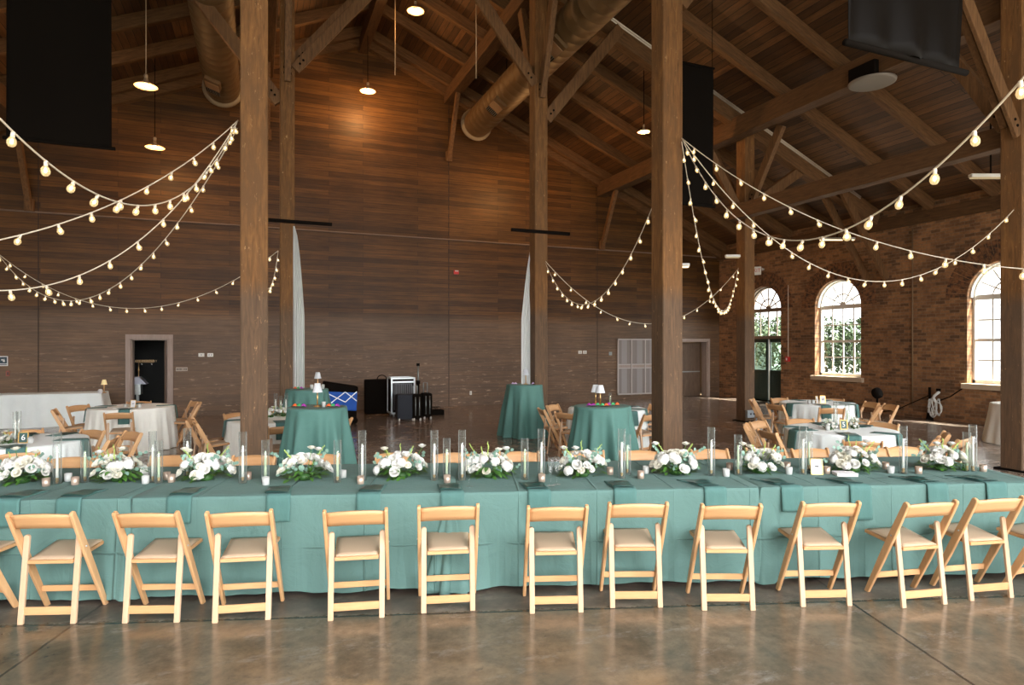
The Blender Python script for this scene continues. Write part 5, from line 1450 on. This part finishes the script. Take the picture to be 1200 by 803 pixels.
# plates, switches, bells on the walls
def plate(name, px0, px1, py0, py1, mat, label, cat, depth=.02, group=None):
    x0, x1, y0, y1, z0, z1 = wbox(px0, px1, py0, py1, -.001, depth); cx, cz = (x0+x1)/2, (z0+z1)/2
    m = MB(); m.bb(x0-cx, x1-cx, -depth, 0, z0-cz, z1-cz); o = m.build(name, mat, None, (cx, -.002, cz), bevel=.004); tag(o, label, cat, group); return o, x1-x0, z1-z0
def wall_switch(px0, px1, py0, py1, lb, grp, n=1, mat='offwhite'):
    o, w_, h_ = plate('switch_plate', px0, px1, py0, py1, M[mat], lb, 'switch plate', .015, grp)
    for i in range(n):
        m = MB(); m.box(((i-(n-1)/2)*w_*.4, -.02, 0), (w_*.16, .015, h_*.4)); m.build('toggle', M['greymetal'], o)
wall_switch(232.5,239.5,414,418.2,'white switch plate right of the doorway, left one of a pair','switch plates',1)
wall_switch(243,250,414,418.2,'white switch plate right of the doorway, right one of a pair','switch plates',2)
wall_switch(677.5,681.8,411,414.8,'white switch plate right of the middle post, left one of a pair','switch plates',1)
wall_switch(683,687.3,411,414.8,'white switch plate right of the middle post, right one of a pair','switch plates',1)
wall_switch(550.3,552.8,458.5,462.8,'white outlet plate low on the wall right of the speakers','switch plates',1)
wall_switch(713.5,717,412.5,416.5,'grey outlet plate left of the pale framed panel','switch plates',1,'greymetal')
o, w_, h_ = plate('room_sign', 206, 220, 430.5, 435, plain('sign_tan', (.42,.34,.27), .5), 'small tan plate with dark lettering right of the left doorway', 'sign', .012)
m = MB()
for i in range(9):
    if i != 5: m.box((-w_*.40+w_*.1*i, -.014, 0), (w_*.05, .003, h_*.42))
m.build('lettering', M['ink'], o)
o, w_, h_ = plate('restroom_sign', -4, 9.6, 417.5, 429, plain('sign_blue_black', (.02,.05,.07), .4), 'dark sign with white pictogram cut off by the left edge', 'sign', .012)
m = MB(); m.bb(-w_/2, w_/2, -.016, -.012, -h_/2, -h_/2+.02); m.bb(-w_/2, w_/2, -.016, -.012, h_/2-.02, h_/2); m.bb(w_/2-.02, w_/2, -.016, -.012, -h_/2, h_/2); m.bb(-w_/2, w_/2, -.016, -.012, -h_/4-.02, -h_/4)
m.prism([(w_*.05,-.02),(w_*.25,-.02),(w_*.17,.06),(w_*.12,.03)], -.016, -.012); m.lathe([(.02,-.002),(.02,.002)], 10, (w_*.0,-.014,.03), M=Matrix.Rotation(pi/2,3,'X')); m.build('pictogram', M['paper'], o)
o, w_, h_ = plate('pull_station', 7.5, 11.5, 434.5, 441, plain('faded_red', (.30,.09,.06), .5), 'faded red pull station under the dark sign at the left edge', 'fire alarm', .05)
m = MB(); m.box((w_*.15,-.055,0),(w_*.3,.01,h_*.5)); m.build('lever', M['ink'], o)
o, w_, h_ = plate('alarm_bell', 531.5, 537, 317, 321.8, M['red'], 'small red fire alarm with white strobe on the board wall', 'fire alarm', .07)
m = MB(); m.box((0,-.075,h_*.32),(w_*.7,.02,h_*.25)); m.build('strobe', M['paper'], o)
# small items on the right brick wall
p = WR(893, 318); p.x -= .30; r = empty('exit_sign', p, 0, 'white exit sign with red letters on the brick wall', 'sign')
m = MB(); m.bb(-.02,.02,-.19,.19,-.14,.14); bd_ = m.build('sign_box', M['offwhite'], r, bevel=.006); r.rotation_euler = (0,0,radians(50))
letters('EXIT', .17, M['red'], bd_, Matrix.Translation((-.022, 0, .01)) @ Euler((pi/2, 0, -pi/2)).to_matrix().to_4x4())
for s_ in (-1, 1):
    m = SM(); m.lathe([(.02,-.04),(.045,.03),(.045,.04)], 12, (0, s_*.25, .04), M=Matrix.Rotation(radians(90)*s_, 3, 'X')); m.build('spot_head', M['offwhite'], r)
m = SM(); m.tube([(0,0,0),(.22,.18,0)], .015, 6); m.build('bracket', M['offwhite'], r)
p = WR(924.5, 421); m = MB(); m.box((-.05,0,0),(.1,.14,.16)); o = m.build('alarm_box', M['red'], None, p+Vector((-.002,0,0)), bevel=.01); tag(o, 'small red fire pull box on the brick wall right of the green doors', 'fire alarm')
m = SM(); m.tube([(-.03,0,.08),(-.03,0,2.4)], .012, 6); m.build('conduit', M['cord'], o)
m = MB(); m.box((-.055,0,0),(.1,.05,.08)); m.build('handle', M['paper'], o)
q = WR(1070, 400); m = SM(); m.tube([(XW-.025, q.y, .3),(XW-.025, q.y, 4.95)], .02, 6); o = m.build('wall_conduit', plain('conduit_on_brick', (.20,.12,.06), .6)); tag(o, 'thin vertical conduit on the brick wall between the arched windows', 'conduit')
# white hose bundle and black stand by the brick wall, black fan
r = empty('hose_bundle', WR(1095, 489, XW-.14)*1, 0, 'bundle of pale coiled hose hanging low on the brick wall', 'hose'); r.location.z = 0
z = lambda py: HC+(HY-py)/FPX*16.0
m = SM(); rr = random.Random(5)
for k in range(7):
    cx = rr.uniform(-.12,.12); cz = .26+rr.uniform(-.06,.08); a = rr.uniform(.05,.10); b_ = rr.uniform(.14,.24)
    m.tube([(rr.uniform(-.02,.02), cx+a*cos(2*pi*i/14), cz+b_*sin(2*pi*i/14)) for i in range(15)], .014, 6)
m.build('hose_coils', M['drape'], r)
m = SM(); m.tube([(0,-.05,.45),(0,.03,.55),(0,.0,.62),(0,-.12,.72)], .035, 8); m.build('hose_neck', M['drape'], r)
m = SM(); m.lathe([(.05,0),(.05,.06)], 12, (0,-.10,.74)); m.build('nozzle', M['black'], r)
p = WR(1089.5, 489, XW-.10); m = SM(); m.tube([(0,0,0),(0,0,.82)], .03, 8); m.tube([(0,0,.62),(0,.9,.16),(0,1.5,.03)], .012, 5); m.lathe([(.09,0),(.08,.04),(.03,.3)], 10); o = m.build('cable_post', M['black'], None, (p.x, p.y, 0)); tag(o, 'black cable post left of the pale hose bundle', 'post')
m = SM(); a_ = WR(1095,472,XW-.05); b_ = WR(1133,452,XW-.04); m.tube([a_, a_.lerp(b_,.5)-Vector((0,0,.06)), b_], .014, 6); o = m.build('power_cable', M['black']); tag(o, 'black cable running from the hose bundle up to the window sill', 'cable')
r = empty('drum_fan', PXD(1028, 14.9), 0, 'black fan on a stand behind the far right chairs', 'fan')
m = SM(); m.tube([(0,0,0),(0,0,.62)], .025, 8); m.lathe([(.22,0),(.21,.03),(.03,.06)], 16); m.build('stand', M['black'], r)
m = SM(); m.lathe([(.10,-.08),(.13,-.05),(.13,.05),(.09,.08)], 18, (0,0,.74), M=Matrix.Rotation(radians(70),3,'X')); m.build('fan_head', M['black'], r)
# outlet box on the post foot
m = MB(); m.bb(-.155,.155,-.04,.04,-.09,.09); o = m.build('outlet_box', plain('grey_blue_plate', (.32,.37,.40), .4, .4), None, (P873[0], P873[1]-.20, .20), bevel=.006); tag(o, 'grey outlet box at the foot of the post by the brick wall', 'outlet box')
m = SM()
for s_ in (-.05,.05): m.lathe([(.025,-.003),(.025,.003)], 12, (s_,-.042,0), M=Matrix.Rotation(pi/2,3,'X'))
m.build('socket_face', M['ink'], o)
# disc luminaire under the right purlin, strip lights
p = PT(1022, 97, 11.9); r = empty('disc_speaker', p, 0, 'large round pale disc hung below the right roof beam', 'ceiling disc')
m = SM(); m.lathe([(.001,-.03),(.36,-.03),(.405,-.01),(.41,.02),(.38,.03)], 36); m.build('disc', plain('disc_grey', (.22,.19,.16), .5), r)
m = MB(); m.bb(-.30,.30,-.28,.28,.03,.30); m.build('mount_box', M['black'], r, bevel=.01)
for px, py, D, L, lb, tl in ((981, 281, 17.8, 1.0, 'short lit strip light hanging under the eaves above the arched window', .04), (1161, 208, 11.2, .75, 'strip light near the top of the right edge post', -.12), (858.5, 301.5, 15.2, .36, 'white floodlight on the left of the post by the brick wall', 0), (801, 312.5, 12, .22, 'small lit fixture just right of the widest post', 0)):
    p = PT(px, py, D); r = empty('strip_light', p, -YAW, lb, 'light', 'strip lights')
    m = MB(); m.bb(-L/2, L/2, -.05, .05, 0, .06); m.build('housing', M['offwhite'], r, bevel=.008)
    m = MB(); m.bb(-L/2+.02, L/2-.02, -.04, .04, -.02, 0); m.build('tube', emis('strip_glow_%d' % px, (1,.75,.42), 2.5 if px in (981, 801) else .5), r)
    if L > .5:
        m = MB(); m.bb(-.01,.01,-.01,.01,.06, roofz(p.x)-p.z-.05); m.build('hanging_rod', M['black'], r)
    else:
        m = MB(); m.bar((0,0,.03),(.0 if px < 810 else .2, .25, .03), .03, .03); m.build('bracket', M['black'], r)

# ------------------------------------------------------------------ outdoors
g = MB(); g.bb(-60, 70, -70, 60, -.36, -.22); tag(g.build('ground_outside', M['soil']), kind='structure')
def tree(pos, r, h, seed, label):
    rr = random.Random(seed); root = empty('leafy_tree', pos, 0, label, 'tree', 'trees outside the windows')
    m = SM(); m.tube([(0,0,-.25),(.05,0,h*.4),(0,.05,h*.8)], [.16,.12,.05], 8); m.build('trunk', plain('bark', (.12,.09,.06), .9) if 'bark' not in bpy.data.materials else bpy.data.materials['bark'], root)
    m = MB()
    for i in range(3800):
        d = Vector((rr.gauss(0,1), rr.gauss(0,1), rr.gauss(0,1))).normalized(); q = d*(rr.random()**.35); c = Vector((q.x*r, q.y*r, h*.55+q.z*h*.45))
        a = Vector((rr.uniform(-1,1), rr.uniform(-1,1), rr.uniform(-1,1))).normalized(); b = a.cross(Vector((0,.3,1))).normalized(); s_ = rr.uniform(.08,.17)
        m.add([c-a*s_, c-b*s_*.5, c+a*s_, c+b*s_*.5], [(0,1,2,3)])
    m.build('foliage', plain('tree_leaves', (.045,.075,.03), .7) if 'tree_leaves' not in bpy.data.materials else bpy.data.materials['tree_leaves'], root, fix=False)
tree((21.5, 4.3, 0), 2.6, 3.5, 1, 'leafy green tree outside the middle arched window, left of centre')
tree((22.5, .9, 0), 2.4, 3.2, 2, 'leafy green tree outside the middle arched window, right of centre')
tree((27, 14.5, 0), 2.2, 4.6, 3, 'leafy tree seen through the right pane of the green doors')
r = empty('rail_wagon', (22.5, 9.3, -.2), .3, 'pale green rail wagon outside the glazed doors', 'wagon')
m = MB(); m.bb(-1.2,1.2,-2.4,2.4,.5,2.3); m.build('body', plain('wagon_green', (.16,.26,.19), .5), r, bevel=.04)
m = MB(); m.prism([(-1.3,2.3),(1.3,2.3),(.9,2.6),(-.9,2.6)], -2.5, 2.5); m.build('roof', M['wallpale'], r)
m = MB(); m.bb(-1.22,-1.19,.2,1.2,1.1,1.9); m.build('window', M['ink'], r)
for y in (-1.5,1.5):
    m = SM(); m.tube([(-.9,y,.35),(.9,y,.35)], .35, 20); m.build('wheel', M['ink'], r)
r = empty('pale_building', (33, -2.5, -.2), 0, 'bright pale building outside the right arched window', 'building')
m = MB(); m.bb(-1,1,-7,6,0,4.2); m.build('wall', M['wallpale'], r)
m = MB()
for y in (-4,-2.6,.4,1.8): m.bb(-1.03,-1.0,y-.45,y+.45,2.6,3.1)
m.build('window', plain('dull_window', (.3,.33,.4), .4), r)

# ------------------------------------------------------------------ light
W = bpy.data.worlds.new('sky'); S.world = W; W.use_nodes = True
bgn = W.node_tree.nodes['Background']; bgn.inputs[0].default_value = (.97, .96, .965, 1)
# sky strength graded for the light: dim past seen windows, bright behind the camera
_n = W.node_tree; _tc = N(_n, 'ShaderNodeTexCoord'); _s = sepxyz(_n, _tc.outputs['Generated'])
_f = mth(_n, 'MULTIPLY', mth(_n, 'SUBTRACT', mth(_n, 'ADD', mth(_n, 'MULTIPLY', _s[1], -1.0), mth(_n, 'MULTIPLY', _s[0], .45)), .25), 1.7, True)
_n.links.new(mth(_n, 'ADD', mth(_n, 'MULTIPLY', _f, mth(_n, 'ADD', mth(_n, 'MULTIPLY', _s[2], 19.0), 5.0)), 2.6), bgn.inputs[1])
sun = bpy.data.lights.new('sun', 'SUN'); sun.energy = 42; sun.angle = radians(.6); sun.color = (1, .93, .80)
so = bpy.data.objects.new('sun', sun); COL.objects.link(so)
d = Vector((-.40, .42, -1)).normalized(); so.rotation_mode = 'QUATERNION'; so.rotation_quaternion = Vector((0,0,-1)).rotation_difference(d); so.location = (20, -20, 30)
def portal(c, rot, sx, sy):
    L = bpy.data.lights.new('portal', 'AREA'); L.shape = 'RECTANGLE'; L.size = sx; L.size_y = sy; L.cycles.is_portal = True
    o = bpy.data.objects.new('portal', L); COL.objects.link(o); o.location = c; o.rotation_euler = rot
for (a, b_), BH in zip(bays, BHS): portal(((a+b_)/2, YF-.45, BH/2), (pi/2, 0, 0), b_-a, BH)
for c, h, z0, zs in OPEN:
    for sg in (-1, 1): portal((sg*(XW+TH+.02), c, (z0+zs+h)/2), (0, sg*pi/2, 0), zs+h-z0, 2*h)

# ------------------------------------------------------------------ camera
cam = bpy.data.cameras.new('camera'); cam.sensor_width = 36; cam.lens = FPX/1200*36; cam.shift_y = 4/1200; cam.clip_end = 300
co = bpy.data.objects.new('camera', cam); COL.objects.link(co); co.location = C0; co.rotation_euler = (pi/2, 0, -YAW); S.camera = co
S.view_settings.view_transform = 'Standard'; S.view_settings.look = 'None'; S.view_settings.gamma = 1; S.view_settings.exposure = 0.0
S.view_settings.use_curve_mapping = False
S.cycles.use_denoising = True; S.cycles.max_bounces = 8; S.cycles.diffuse_bounces = 4; S.cycles.glossy_bounces = 3; S.cycles.transparent_max_bounces = 16; S.cycles.transmission_bounces = 4
S.cycles.caustics_reflective = False; S.cycles.caustics_refractive = False; S.cycles.sample_clamp_indirect = 6
